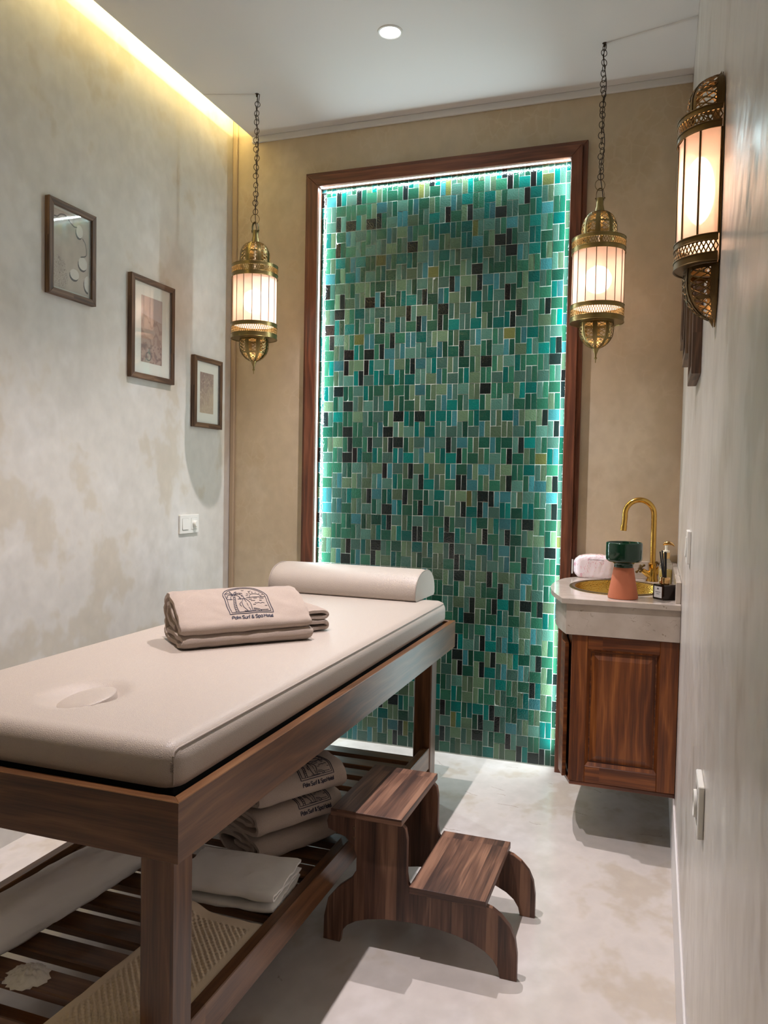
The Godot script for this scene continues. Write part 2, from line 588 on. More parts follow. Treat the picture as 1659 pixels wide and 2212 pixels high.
func downlight(x: float, z: float, label: String, energy: float) -> void:
	var d := thing("downlight", label, "downlight", Vector3(x, CEIL, z), "recessed ceiling downlights")
	var b := MB.new()
	lathe(b, PackedVector2Array([Vector2(0.0365, -0.0005), Vector2(0.0365, -0.003), Vector2(0.039, -0.005), Vector2(0.044, -0.004), Vector2(0.046, 0.0)]), 40)
	obj("trim_ring", b, M.white_plastic, d)
	b = MB.new()
	lathe(b, PackedVector2Array([Vector2(0.0, -0.0025), Vector2(0.036, -0.0025)]), 32)
	obj("lens", b, M.downlight_glow, d)
	var l := SpotLight3D.new()
	l.name = "light"
	l.light_color = Color(1.0, 0.958, 0.972)
	l.light_energy = energy
	l.light_size = 0.014
	l.spot_angle = 48.0
	l.spot_angle_attenuation = 0.9
	l.spot_range = 8.0
	l.spot_attenuation = 2.0
	l.shadow_enabled = true
	d.add_child(l, true)
	l.position = Vector3(0, -0.012, 0)
	l.basis = Basis.looking_at(Vector3.DOWN, Vector3.FORWARD)

# ------------------------------------------------------------------ room
func build_room() -> void:
	var b := MB.new()
	box(b, Vector3(-0.1, -0.1, -0.1), Vector3(ROOM_W + 0.1, 0.0, BACK_END + 0.1), 0.0, 0)
	structure("floor", b, M.floor_plaster, "cream polished plaster floor with cloudy patches")
	b = MB.new()
	box(b, Vector3(-0.1, 0.0, -0.1), Vector3(0.0, 3.06, BACK_END + 0.1), 0.0, 2)
	structure("wall_left", b, M.left_plaster, "pale plaster wall with beige blotches behind the massage table")
	b = MB.new()
	box(b, Vector3(0.0, 0.0, -0.1), Vector3(0.432, 3.06, 0.0), 0.0, 0)
	box(b, Vector3(1.61, 0.0, -0.1), Vector3(ROOM_W, 3.06, 0.0), 0.0, 0)
	box(b, Vector3(0.432, 2.562, -0.1), Vector3(1.61, 3.06, 0.0), 0.0, 0)
	box(b, Vector3(0.432, 0.0, -0.1), Vector3(1.61, 2.562, -0.02), 0.0, 0)
	structure("wall_back", b, M.back_plaster, "tan plaster wall around the green tile panel")
	b = MB.new()
	box(b, Vector3(ROOM_W, 0.0, -0.1), Vector3(ROOM_W + 0.1, 3.06, BACK_END + 0.1), 0.0, 2)
	structure("wall_right", b, M.right_plaster, "grey beige polished plaster wall beside the vanity")
	b = MB.new()
	box(b, Vector3(0.0, 0.0, BACK_END), Vector3(ROOM_W, 3.06, BACK_END + 0.1), 0.0, 0)
	structure("wall_front", b, M.right_plaster, "plain plaster wall opposite the tile panel")
	b = MB.new()
	box(b, Vector3(COVE_X, CEIL, 0.0), Vector3(ROOM_W, CEIL + 0.022, BACK_END), 0.001, 2)
	box(b, Vector3(-0.1, 3.0, -0.1), Vector3(ROOM_W + 0.1, 3.06, BACK_END + 0.1), 0.0, 2)
	structure("ceiling", b, M.ceiling_paint, "white dropped ceiling with a light slot along its left edge")
	# skirting
	b = MB.new()
	box(b, Vector3(ROOM_W - 0.006, 0.0, 0.0), Vector3(ROOM_W, 0.2, BACK_END), 0.002, 2)
	structure("baseboard_right", b, M.skirting_paint, "low pale skirting along the right wall")
	b = MB.new()
	box(b, Vector3(COVE_X, CEIL - 0.028, 0.0), Vector3(ROOM_W, CEIL, 0.012), 0.002, 0)
	structure("trim_1", b, M.ceiling_paint, "narrow white strip between ceiling and tan wall")
	b = MB.new()
	box(b, Vector3(0.0, 0.0, 0.0), Vector3(0.024, 3.0, 0.016), 0.004, 1)
	structure("trim_2", b, M.corner_plaster, "tan vertical corner strip at the left wall")
	# plastered cable channels on the ceiling
	for ch in [[Vector3(0.322, CEIL, 0.371), Vector3(COVE_X + 0.004, CEIL, 0.434)], [Vector3(1.725, CEIL, 0.332), Vector3(ROOM_W, CEIL, 0.413)]]:
		b = MB.new()
		tube(b, PackedVector3Array([ch[0], ch[1]]), 0.002, 8)
		structure("trim_3" if ch[0].x < 1.0 else "trim_4", b, M.ceiling_paint, "faint painted cable ridge on the ceiling beside the %s lantern hook" % ("left" if ch[0].x < 1.0 else "right"))
	# cove light
	var s := thing("cove_light_strip", "warm light strip hidden above the ceiling edge along the left wall", "light strip", Vector3(0.175, CEIL + 0.022, 2.2))
	b = MB.new()
	box(b, Vector3(-0.008, 0.0, -2.15), Vector3(0.008, 0.008, 2.15), 0.001, 2)
	obj("strip_holder", b, M.white_plastic, s)
	b = MB.new()
	box(b, Vector3(-0.006, 0.0082, -2.15), Vector3(0.006, 0.0095, 2.15), 0.0, 2)
	obj("led_tape", b, M.cove_led_glow, s)
	area_light(s, Vector3(0, 0.011, 0), Vector3(-0.35, 1, 0), Vector3(0, 0, 1), Vector2(0.012, 4.3), Color(1.0, 0.9, 0.6), 6.5)

func camera_pixel(p: Vector3) -> Vector2:
	var q: Vector3 = cam_basis.transposed() * (p - cam_pos)
	return Vector2(829.5 + 1690.09 * q.x / -q.z, 1106.0 - 1690.09 * q.y / -q.z)

const TILE_COLORS := [[76, 98, 74, 0.17], [60, 94, 82, 0.23], [34, 82, 62, 0.17], [6, 86, 78, 0.15], [46, 96, 98, 0.09], [20, 64, 50, 0.08], [18, 27, 25, 0.1], [82, 86, 48, 0.01]]

func tile_shape(b: MB, w: float, h: float, r: RandomNumberGenerator, o := Vector3.ZERO) -> void:
	var tx := r.randfn(0.0, 0.008)
	var ty := r.randfn(0.0, 0.008)
	var lift := r.randf_range(-0.0004, 0.0006)
	var rows := []
	var rim := []
	var cj := []
	for k in 4:
		cj.append(Vector3(r.randf_range(-0.0006, 0.0006), r.randf_range(-0.0006, 0.0006), 0))
	var nx := 3
	for j in nx + 1:
		var row := PackedVector3Array()
		for i in nx + 1:
			var u := float(i) / nx
			var v := float(j) / nx
			var c: Vector3 = (cj[0] as Vector3).lerp(cj[1], u).lerp((cj[3] as Vector3).lerp(cj[2], u), v)
			var x := (u - 0.5) * (w - 0.0021)
			var y := (v - 0.5) * (h - 0.0021)
			var edge := i == 0 or j == 0 or i == nx or j == nx
			row.append(o + c + Vector3(x, y, lift + x * tx + y * ty + r.randf_range(-0.00025, 0.00025) - (0.0004 if edge else 0.0)))
		rows.append(row)
	b.grid(rows)
	var loop: Array[Vector3] = []
	for i in nx + 1: loop.append(rows[0][i])
	for j in range(1, nx + 1): loop.append(rows[j][nx])
	for i in range(nx - 1, -1, -1): loop.append(rows[nx][i])
	for j in range(nx - 1, 0, -1): loop.append(rows[j][0])
	for i in loop.size():
		var a := loop[i]
		var e := loop[(i + 1) % loop.size()]
		var ca := o + (a - o) * Vector3(1, 1, 0) + Vector3(0, 0, -0.004)
		var ce := o + (e - o) * Vector3(1, 1, 0) + Vector3(0, 0, -0.004)
		b.quad(a, e, ce, ca, (a + e) * 0.5 - o + Vector3(0, 0, 0.001))

func build_tiles() -> void:
	rng.seed = 4242
	var panel := thing("tile_panel", "tall panel of green and teal glazed tiles lit along its edges", "tile panel", Vector3(1.02, 0.0, 0.0))
	var b := MB.new()
	box(b, Vector3(0.434, 0.0, -0.02), Vector3(1.608, 2.56, -0.0013), 0.0, 0, Transform3D(Basis(), Vector3(-1.02, 0, 0)))
	obj("grout", b, M.grout, panel)
	var bump := noise(77, 0.07, 2).get_seamless_image(512, 512)
	var bt := tex(bump)
	var make := func(called: String, c: Color) -> StandardMaterial3D:
		var m := mat(called, c, 0.1)
		m.heightmap_enabled = true
		m.heightmap_texture = bt
		m.heightmap_scale = 0.06
		m.uv1_triplanar = true
		m.uv1_world_triplanar = true
		m.uv1_scale = Vector3.ONE * 3.2
		return m
	var mats := []
	var cols := []
	for i in TILE_COLORS.size():
		for j in 3:
			var t: Array = TILE_COLORS[i]
			var k: float = [0.76, 0.88, 1.0][j]
			var c := rgb(t[0] * k, t[1] * k, t[2] * k)
			cols.append(c)
			mats.append(make.call("tile_glaze_%d_%d" % [i, j], c))
	var mix: StandardMaterial3D = make.call("tile_glaze_mixed", Color.WHITE)
	mix.vertex_color_use_as_albedo = true
	var w := 0.048868
	var pitch := 0.1162
	var hs := 0.0476
	var ht := pitch - hs
	var shapes := [[], []]
	for s in 2:
		for k in 8:
			var m := MB.new()
			tile_shape(m, w if s == 0 else w * 0.5, hs if s == 0 else ht, rng)
			shapes[s].append(m.mesh())
	var all := []
	for col in range(-1, 23):
		for band in 22:
			var x0 := 0.48358 + w * col
			var y0 := 0.0045 + pitch * band
			var square_up := posmod(col, 2) == 1
			var list := []
			if square_up:
				list = [[0, x0 + w * 0.5, y0 + ht + hs * 0.5], [1, x0 + w * 0.25, y0 + ht * 0.5], [1, x0 + w * 0.75, y0 + ht * 0.5]]
			else:
				list = [[0, x0 + w * 0.5, y0 + hs * 0.5], [1, x0 + w * 0.25, y0 + hs + ht * 0.5], [1, x0 + w * 0.75, y0 + hs + ht * 0.5]]
			for t in list:
				var r := rng.randf()
				var ci := 0
				while ci < TILE_COLORS.size() - 1 and r > TILE_COLORS[ci][3]:
					r -= TILE_COLORS[ci][3]
					ci += 1
				var p := Vector3(t[1], t[2], 0.0)
				var q := camera_pixel(p)
				var hidden: bool = (q.y > 1225.0 and q.x < 985.0) or (q.x > 1208.0) or q.x < 688.0 or t[2] > 2.52
				var d := p.distance_to(cam_pos) + (100.0 if hidden else 0.0)
				all.append({"kind": t[0], "at": p + Vector3(rng.randf_range(-0.0004, 0.0004), rng.randf_range(-0.0004, 0.0004), 0), "color": ci * 3 + rng.randi() % 3, "d": d, "shape": rng.randi() % 8})
	all.sort_custom(func(p, q): return p.d < q.d)
	var left := [300, 300]
	var rest := MB.new()
	rest.colored = true
	for t in all:
		if left[t.kind] > 0:
			left[t.kind] -= 1
			obj("square_tile" if t.kind == 0 else "strip_tile", shapes[t.kind][t.shape], mats[t.color], panel, t.at - Vector3(1.02, 0, 0))
		else:
			rest.col = cols[t.color].srgb_to_linear()
			tile_shape(rest, w if t.kind == 0 else w * 0.5, hs if t.kind == 0 else ht, rng, t.at - Vector3(1.02, 0, 0))
	var o := obj("tiles", rest, mix, panel)
	o.set_meta("kind", "stuff")

func build_panel_frame() -> void:
	var f := thing("panel_frame", "dark reddish wood frame around the green tile panel", "frame", Vector3(1.017, 0.0, 0.002))
	var xl := [0.389 - 1.017, 0.409 - 1.017, 0.462 - 1.017]
	var xr := [1.645 - 1.017, 1.626 - 1.017, 1.582 - 1.017]
	var yt := [2.600, 2.576, 2.527]
	var P := func(x: float, y: float) -> Vector2: return Vector2(x, y)
	var X := Vector3.RIGHT
	var Y := Vector3.UP
	var Z := Vector3(0, 0, 1)
	for part in [["flange", 0, 1, 0.022], ["casing", 1, 2, 0.05]]:
		var i: int = part[1]
		var j: int = part[2]
		var b := MB.new()
		prism(b, PackedVector2Array([P.call(xl[i], 0), P.call(xl[j], 0), P.call(xl[j], yt[j]), P.call(xl[i], yt[i])]), Vector3.ZERO, X, Y, Z * part[3], 0.002, true, Vector2(0, 0.3))
		obj("side_" + part[0], b, M.frame_wood, f)
		b = MB.new()
		prism(b, PackedVector2Array([P.call(xr[j], 0), P.call(xr[i], 0), P.call(xr[i], yt[i]), P.call(xr[j], yt[j])]), Vector3.ZERO, X, Y, Z * part[3], 0.002, true, Vector2(0, 0.12))
		obj("side_" + part[0], b, M.frame_wood, f)
		b = MB.new()
		prism(b, PackedVector2Array([P.call(xl[j], yt[j]), P.call(xr[j], yt[j]), P.call(xr[i], yt[i]), P.call(xl[i], yt[i])]), Vector3.ZERO, X, Y, Z * part[3], 0.002, false, Vector2(0.7, 0.0))
		obj("head_" + part[0], b, M.frame_wood, f)
	var col := Color(0.9, 0.98, 1.0)
	for s in [["left", 0.0], ["right", 1.0], ["top", 2.0]]:
		var t := thing("light_strip", "bright white light strip tucked inside the %s of the wooden panel frame" % ("left side" if s[1] == 0.0 else "right side" if s[1] == 1.0 else "top"), "light strip", Vector3.ZERO, "strips around the tile panel")
		var b := MB.new()
		if s[1] == 0.0:
			t.position = Vector3(0.462, 0.08, 0.026)
			box(b, Vector3(0.0, 0.0, -0.005), Vector3(0.002, 2.44, 0.005), 0.0, 1)
			area_light(t, Vector3(0.0035, 1.22, 0), Vector3(1, 0, 0), Vector3.UP, Vector2(0.01, 2.43), col, 1.05)
		elif s[1] == 1.0:
			t.position = Vector3(1.582, 0.08, 0.026)
			box(b, Vector3(-0.002, 0.0, -0.005), Vector3(0.0, 2.44, 0.005), 0.0, 1)
			area_light(t, Vector3(-0.0035, 1.22, 0), Vector3(-1, 0, 0), Vector3.UP, Vector2(0.01, 2.43), col, 1.05)
		else:
			t.position = Vector3(1.022, 2.527, 0.026)
			box(b, Vector3(-0.555, -0.002, -0.005), Vector3(0.555, 0.0, 0.005), 0.0, 0)
			area_light(t, Vector3(0, -0.0035, 0), Vector3(0, -1, 0), Vector3.RIGHT, Vector2(0.01, 1.1), col, 0.48)
		obj("led_tape", b, M.led_glow, t)

# ------------------------------------------------------------------ lanterns
func spin(prof: PackedVector2Array, an: float, t: float) -> Array:
	var k := clampf(t, 0.0, 1.0) * (prof.size() - 1)
	var i := mini(int(k), prof.size() - 2)
	var p := prof[i].lerp(prof[i + 1], k - i)
	var d := (prof[i + 1] - prof[i]).normalized()
	var nn := Vector2(d.y, -d.x)
	if nn.x < 0.0 and absf(nn.x) > absf(nn.y): nn = -nn
	var r := Vector3(cos(an), 0, sin(an))
	return [r * p.x + Vector3.UP * p.y, (r * nn.x + Vector3.UP * nn.y).normalized()]

func pierced_dome(b: MB, prof: PackedVector2Array, gores: int, a0: float, a1: float, cells: float, rib_w: float) -> void:
	var dt := (a1 - a0) / gores
	for g in gores:
		var c := a0 + dt * (g + 0.5)
		var h := dt * 0.5
		for rg in [[-1.0, -0.66, 0.0, 1.0], [0.66, 1.0, 0.0, 1.0], [-0.66, 0.66, 0.0, 0.09], [-0.66, 0.66, 0.86, 1.0], [-0.66, 0.66, 0.42, 0.47]]:
			var rows := []
			var ni := 3
			var nj := 14 if rg[3] - rg[2] > 0.5 else 3
			for j in nj + 1:
				var row := PackedVector3Array()
				for i in ni + 1:
					row.append(spin(prof, c + h * lerpf(rg[0], rg[1], float(i) / ni), lerpf(rg[2], rg[3], float(j) / nj))[0])
				rows.append(row)
			b.grid(rows)
		# raised rib between gores
		for e in ([c - h, c + h] if g == gores - 1 else [c - h]):
			var pp := PackedVector3Array()
			var nn := PackedVector3Array()
			for j in 15:
				var s := spin(prof, e, j / 14.0)
				pp.append(s[0]); nn.append(s[1])
			ribbon(b, pp, nn, rib_w, 0.0012)
		for w in 4:
			var pp := PackedVector3Array()
			var nn := PackedVector3Array()
			for j in 33:
				var t := lerpf(0.07, 0.88, j / 32.0)
				var s := spin(prof, c + h * 0.68 * sin(TAU * (t * cells + w * 0.25)), t)
				pp.append(s[0]); nn.append(s[1])
			ribbon(b, pp, nn, 0.0018, 0.0008)

func pierced_band(b: MB, r: float, y0: float, y1: float, a0: float, a1: float, cells: int, lip: float) -> void:
	var h := y1 - y0
	var segs := maxi(12, int(48 * (a1 - a0) / TAU))
	for rg in [[0.0, 0.3], [0.76, 1.0]]:
		lathe(b, PackedVector2Array([Vector2(r - 0.0015, y0 + h * rg[1]), Vector2(r - 0.0015, y0 + h * rg[0]), Vector2(r, y0 + h * rg[0]), Vector2(r, y0 + h * rg[1]), Vector2(r - 0.0015, y0 + h * rg[1])]), segs, a0, a1)
	for yy in [y0, y1, y0 + h * 0.3, y0 + h * 0.76]:
		var ring := PackedVector3Array()
		for k in segs + 1:
			var an := a0 + (a1 - a0) * k / segs
			ring.append(Vector3(cos(an) * (r + 0.0005), yy, sin(an) * (r + 0.0005)))
		tube(b, ring, lip, 6, false)
	for w in 4:
		var pp := PackedVector3Array()
		var nn := PackedVector3Array()
		var steps := cells * 8
		for k in steps + 1:
			var f := float(k) / steps
			var an := a0 + (a1 - a0) * f
			var y := y0 + h * (0.53 + 0.235 * sin(TAU * f * cells * 0.5 + w * PI * 0.5))
			pp.append(Vector3(cos(an) * (r - 0.001), y, sin(an) * (r - 0.001)))
			nn.append(Vector3(cos(an), 0, sin(an)))
		ribbon(b, pp, nn, 0.0019, 0.0009)

func lantern_body(t: Node3D, r: float, a0: float, a1: float, gores: int, panes: int, cells: int, ys: Array, dome_r: float, brass: Material, bulb: Material, rod: float) -> void:
	# ys: finial 0, lower dome bottom, lower ring bottom, lower ring top, upper ring bottom, upper ring top, dome top
	var b := MB.new()
	pierced_band(b, r + 0.003, ys[2], ys[3], a0, a1, cells, 0.0011)
	lathe(b, PackedVector2Array([Vector2(dome_r * 0.9, ys[2] + 0.001), Vector2(r + 0.003, ys[2] + 0.001)]), 40, a0, a1)
	obj("lower_band", b, brass, t)
	b = MB.new()
	pierced_band(b, r + 0.003, ys[4], ys[5], a0, a1, cells, 0.0011)
	lathe(b, PackedVector2Array([Vector2(r + 0.003, ys[5]), Vector2(dome_r * 0.95, ys[5] + 0.003)]), 40, a0, a1)
	obj("upper_band", b, brass, t)
	var hd: float = ys[6] - ys[5]
	var up := smooth2(PackedVector2Array([Vector2(dome_r, ys[5]), Vector2(dome_r * 1.03, ys[5] + hd * 0.3), Vector2(dome_r * 0.98, ys[5] + hd * 0.6), Vector2(dome_r * 0.7, ys[5] + hd * 0.9), Vector2(dome_r * 0.24, ys[6])]), 2)
	b = MB.new()
	pierced_dome(b, up, gores, a0, a1, 2.5, 0.0022)
	obj("upper_dome", b, brass, t)
	var ld: float = ys[2] - ys[1]
	var lo := smooth2(PackedVector2Array([Vector2(dome_r * 0.16, ys[1]), Vector2(dome_r * 0.62, ys[1] + ld * 0.14), Vector2(dome_r * 0.95, ys[1] + ld * 0.45), Vector2(dome_r * 1.0, ys[1] + ld * 0.75), Vector2(dome_r * 0.97, ys[2])]), 2)
	b = MB.new()
	pierced_dome(b, lo, gores, a0, a1, 2.5, 0.0022)
	obj("lower_dome", b, brass, t)
	# panes and glazing bars
	var drum := group_node("glass_drum", t)
	var dp := (a1 - a0) / panes
	var rr := r * 0.985
	for k in panes:
		var e0 := a0 + dp * k
		var e1 := e0 + dp
		var p0 := Vector3(cos(e0), 0, sin(e0)) * rr
		var p1 := Vector3(cos(e1), 0, sin(e1)) * rr
		var out := (p0 + p1).normalized()
		var w := p0.distance_to(p1)
		b = MB.new()
		box(b, Vector3(-w * 0.5, ys[3] - 0.002, -0.001), Vector3(w * 0.5, ys[4] + 0.002, 0.001), 0.0, 1, Transform3D(Basis((p1 - p0).normalized(), Vector3.UP, (p1 - p0).normalized().cross(Vector3.UP)), (p0 + p1) * 0.5))
		obj("glass_pane", b, M.frosted_glass, drum)
	var full := absf(a1 - a0 - TAU) < 0.01
	for k in (panes if full else panes + 1):
		var e := a0 + dp * k
		b = MB.new()
		var p := Vector3(cos(e), 0, sin(e)) * (rr + 0.001)
		tube(b, PackedVector3Array([p + Vector3.UP * ys[3], p + Vector3.UP * ys[4]]), rod, 6)
		obj("glazing_bar", b, M.old_brass, drum)

func pendant(pos: Vector3, label: String, seed_: int) -> void:
	var t := thing("pendant_lantern", label, "lantern", pos, "pierced brass lanterns on chains")
	lantern_body(t, 0.0935, 0.0, TAU, 8, 16, 34, [0.0, 0.052, 0.146, 0.208, 0.398, 0.45, 0.552], 0.062, M.brass, M.bulb_glow, 0.0014)
	var b := MB.new()
	lathe(b, PackedVector2Array([Vector2(0.0, 0.0), Vector2(0.0016, 0.001), Vector2(0.0018, 0.012), Vector2(0.005, 0.016), Vector2(0.0055, 0.019), Vector2(0.003, 0.022), Vector2(0.0042, 0.032), Vector2(0.0095, 0.046), Vector2(0.013, 0.054)]), 16)
	obj("finial", b, M.brass, t)
	b = MB.new()
	lathe(b, PackedVector2Array([Vector2(0.019, 0.548), Vector2(0.0165, 0.556), Vector2(0.0125, 0.575), Vector2(0.0122, 0.6), Vector2(0.0, 0.601)]), 20)
	obj("neck", b, M.brass, t)
	b = MB.new()
	var loop := PackedVector3Array()
	for k in 15:
		var an := PI * k / 14.0
		loop.append(Vector3(cos(an) * 0.0135, 0.614 + sin(an) * 0.021, 0))
	loop.insert(0, Vector3(0.0135, 0.592, 0)); loop.append(Vector3(-0.0135, 0.592, 0))
	var nrm := PackedVector3Array()
	for p in loop:
		nrm.append((p - Vector3(0, 0.606, 0)).normalized())
	ribbon(b, loop, nrm, 0.011, 0.0014)
	for s in [-1.0, 1.0]:
		tube(b, PackedVector3Array([Vector3(0.014 * s, 0.6, 0), Vector3(0.018 * s, 0.6, 0)]), 0.0028, 8)
	obj("hanger_loop", b, M.old_brass, t)
	# chain
	var top := CEIL - pos.y
	var link := MB.new()
	var ring := PackedVector3Array()
	for k in 16:
		ring.append(Vector3(cos(TAU * k / 16.0) * 0.0108, sin(TAU * k / 16.0) * 0.0125, 0))
	tube(link, ring, 0.0014, 6, true)
	var lm := link.mesh()
	var big := MB.new()
	var ring2 := PackedVector3Array()
	for k in 20:
		ring2.append(Vector3(cos(TAU * k / 20.0) * 0.018, sin(TAU * k / 20.0) * 0.02, 0))
	tube(big, ring2, 0.0012, 6, true)
	var o := obj("hanging_ring", big, M.old_brass, t, Vector3(-0.002, 0.648, 0))
	o.rotation.y = 0.35
	var r := RandomNumberGenerator.new()
	r.seed = seed_
	var chain := group_node("chain", t)
	var y := 0.678
	var k2 := 0
	while y < top - 0.012:
		var l := obj("chain_link", lm, M.iron_chain, chain, Vector3(r.randf_range(-0.0025, 0.0025), y, r.randf_range(-0.0025, 0.0025)))
		l.rotation = Vector3(r.randf_range(-0.15, 0.15), (PI / 2.0 if k2 % 2 else 0.0) + r.randf_range(-0.55, 0.55) + 0.4, r.randf_range(-0.12, 0.12))
		y += 0.0185
		k2 += 1
	b = MB.new()
	lathe(b, PackedVector2Array([Vector2(0.0, top - 0.014), Vector2(0.004, top - 0.012), Vector2(0.0045, top - 0.002), Vector2(0.009, top)]), 12)
	obj("ceiling_hook", b, M.iron_chain, t)
	b = MB.new()
	var cord := PackedVector3Array()
	for k in 26:
		var f := k / 25.0
		cord.append(Vector3(0.006 * sin(f * 17.0 + seed_) + 0.004, lerpf(0.595, top, f), 0.005 * cos(f * 13.0 + seed_)))
	tube(b, smooth3(cord, 1), 0.0016, 6)
	obj("cord", b, M.brown_cord, t)
	b = MB.new()
	var bulb := PackedVector2Array()
	for k in 19:
		var an := -PI / 2 + PI * 0.9 * k / 18.0
		bulb.append(Vector2(cos(an) * 0.05, 0.304 + sin(an) * 0.05))
	lathe(b, bulb, 28)
	obj("bulb", b, M.bulb_glow, t)
	b = MB.new()
	lathe(b, PackedVector2Array([Vector2(0.014, 0.345), Vector2(0.0145, 0.385), Vector2(0.01, 0.4), Vector2(0.003, 0.402), Vector2(0.003, 0.56)]), 16)
	obj("bulb_socket", b, M.white_plastic, t)
	omni(t, Vector3(0, 0.304, 0), Color(1.0, 0.84, 0.68), 0.045, 0.04)

func sconce() -> void:
	var t := thing("wall_sconce", "half round brass and frosted glass sconce on the right wall", "sconce", Vector3(ROOM_W - 0.004, 1.465, 1.925))
	# the half drum bulges towards -x
	lantern_body(t, 0.0615, PI * 0.5, PI * 1.5, 3, 6, 14, [0.0, 0.012, 0.094, 0.136, 0.3, 0.336, 0.402], 0.05, M.old_brass, M.sconce_bulb_glow, 0.0017)
	var b := MB.new()
	var pl := PackedVector2Array()
	for p in [[0.0, 0.0], [0.014, 0.012], [0.036, 0.035], [0.05, 0.07], [0.05, 0.094], [0.066, 0.094], [0.066, 0.336], [0.051, 0.336], [0.051, 0.362], [0.034, 0.39], [0.012, 0.402], [0.0, 0.414]]:
		pl.append(Vector2(p[0], p[1]))
	for k in range(pl.size() - 2, 0, -1):
		pl.append(Vector2(-pl[k].x, pl[k].y))
	prism(b, pl, Vector3(0.001, 0, 0), Vector3(0, 0, 1), Vector3.UP, Vector3(0.002, 0, 0))
	obj("back_plate", b, M.old_brass, t)
	b = MB.new()
	lathe(b, PackedVector2Array([Vector2(0.0, -0.002), Vector2(0.004, 0.006), Vector2(0.01, 0.014)]), 8, PI * 0.5, PI * 1.5)
	obj("finial", b, M.old_brass, t)
	b = MB.new()
	lathe(b, PackedVector2Array([Vector2(0.011, 0.398), Vector2(0.006, 0.406), Vector2(0.0, 0.416)]), 8, PI * 0.5, PI * 1.5)
	obj("tip", b, M.old_brass, t)
	b = MB.new()
	var prof := PackedVector2Array()
	for k in 15:
		var an := -PI / 2 + PI * k / 14.0
		prof.append(Vector2(cos(an) * 0.024, 0.225 + sin(an) * 0.055))
	lathe(b, prof, 20, 0, TAU, Transform3D(Basis(), Vector3(-0.028, 0, 0)))
	obj("bulb", b, M.sconce_bulb_glow, t)
	omni(t, Vector3(-0.028, 0.225, 0), Color(1.0, 0.82, 0.66), 0.04, 0.02)

# ------------------------------------------------------------------ pictures and wall plates
func seg_dist(p: Vector2, pl: PackedVector2Array) -> float:
	var d := 9.0
	for i in pl.size() - 1:
		d = minf(d, p.distance_to(Geometry2D.get_closest_point_to_segment(p, pl[i], pl[i + 1])))
	return d

func print_pebbles() -> StandardMaterial3D:
	var l1 := smooth2(PackedVector2Array([Vector2(0.03, 0.1), Vector2(0.12, 0.1), Vector2(0.18, 0.05), Vector2(0.34, 0.03), Vector2(0.46, 0.1), Vector2(0.58, 0.14), Vector2(0.66, 0.13)]), 2)
	var l2 := smooth2(PackedVector2Array([Vector2(0.83, 0.25), Vector2(0.92, 0.3), Vector2(0.95, 0.42), Vector2(0.93, 0.47), Vector2(0.78, 0.5)]), 2)
	var eggs := [[0.74, 0.17, 0.1, 0.085], [0.84, 0.58, 0.13, 0.085], [0.6, 0.76, 0.13, 0.07], [1.0, 0.83, 0.12, 0.11]]
	var n := noise(90, 1.0, 3)
	var n2 := noise(91, 1.0, 2)
	var m := mat("print_pebbles", Color.WHITE, 0.7)
	m.albedo_texture = tex(picture(200, 300, func(x: int, y: int) -> Color:
		var p := Vector2(x / 200.0, y / 300.0)
		var c := rgb(204, 190, 174).lerp(rgb(192, 178, 162), 0.5 + n.get_noise_2d(p.x * 3.0, p.y * 3.0))
		for e in eggs:
			var q := Vector2((p.x - e[0]) / e[2], (p.y - e[1]) / e[3])
			var q2 := Vector2((p.x - e[0] + 0.02) / e[2], (p.y - e[1] - 0.025) / e[3])
			if q.length() < 1.0:
				c = rgb(228, 222, 211)
			elif q2.length() < 1.0:
				c = rgb(74, 62, 58)
		if minf(seg_dist(p, l1), seg_dist(p, l2)) < 0.008:
			c = rgb(78, 66, 58)
		var f := Vector2(p.x - 0.08, (p.y - 0.82) * 1.4)
		if f.length() < 0.34 and absf(n2.get_noise_2d(p.x * 22.0, p.y * 24.0)) < 0.06:
			c = c.lerp(rgb(96, 84, 76), 0.65)
		return c))
	return m

func print_dunes(called: String, sd: int) -> StandardMaterial3D:
	var n := noise(sd, 1.0, 3)
	var n2 := noise(sd + 1, 1.0, 4)
	var m := mat(called, Color.WHITE, 0.7)
	m.albedo_texture = tex(picture(160, 320, func(x: int, y: int) -> Color:
		var u := x / 160.0
		var v := y / 320.0
		var c := rgb(168, 140, 122)
		if v < 0.27 + 0.08 * u:
			c = rgb(178, 156, 146)
		else:
			var s := sin((v * 26.0 - u * 5.0) + n.get_noise_2d(u * 3.0, v * 3.0) * 6.0)
			c = c.lerp(rgb(136, 102, 86), smoothstep(0.1, 0.9, s) * 0.7)
			if v > 0.72:
				c = c.lerp(rgb(112, 80, 68), smoothstep(0.0, 0.3, n2.get_noise_2d(u * 5.0, v * 9.0)) * 0.8)
				var q := Vector2(u - 0.35, (v - 0.9) * 2.0).length()
				if absf(q - 0.12) < 0.02: c = rgb(92, 74, 62)
		return c))
	return m

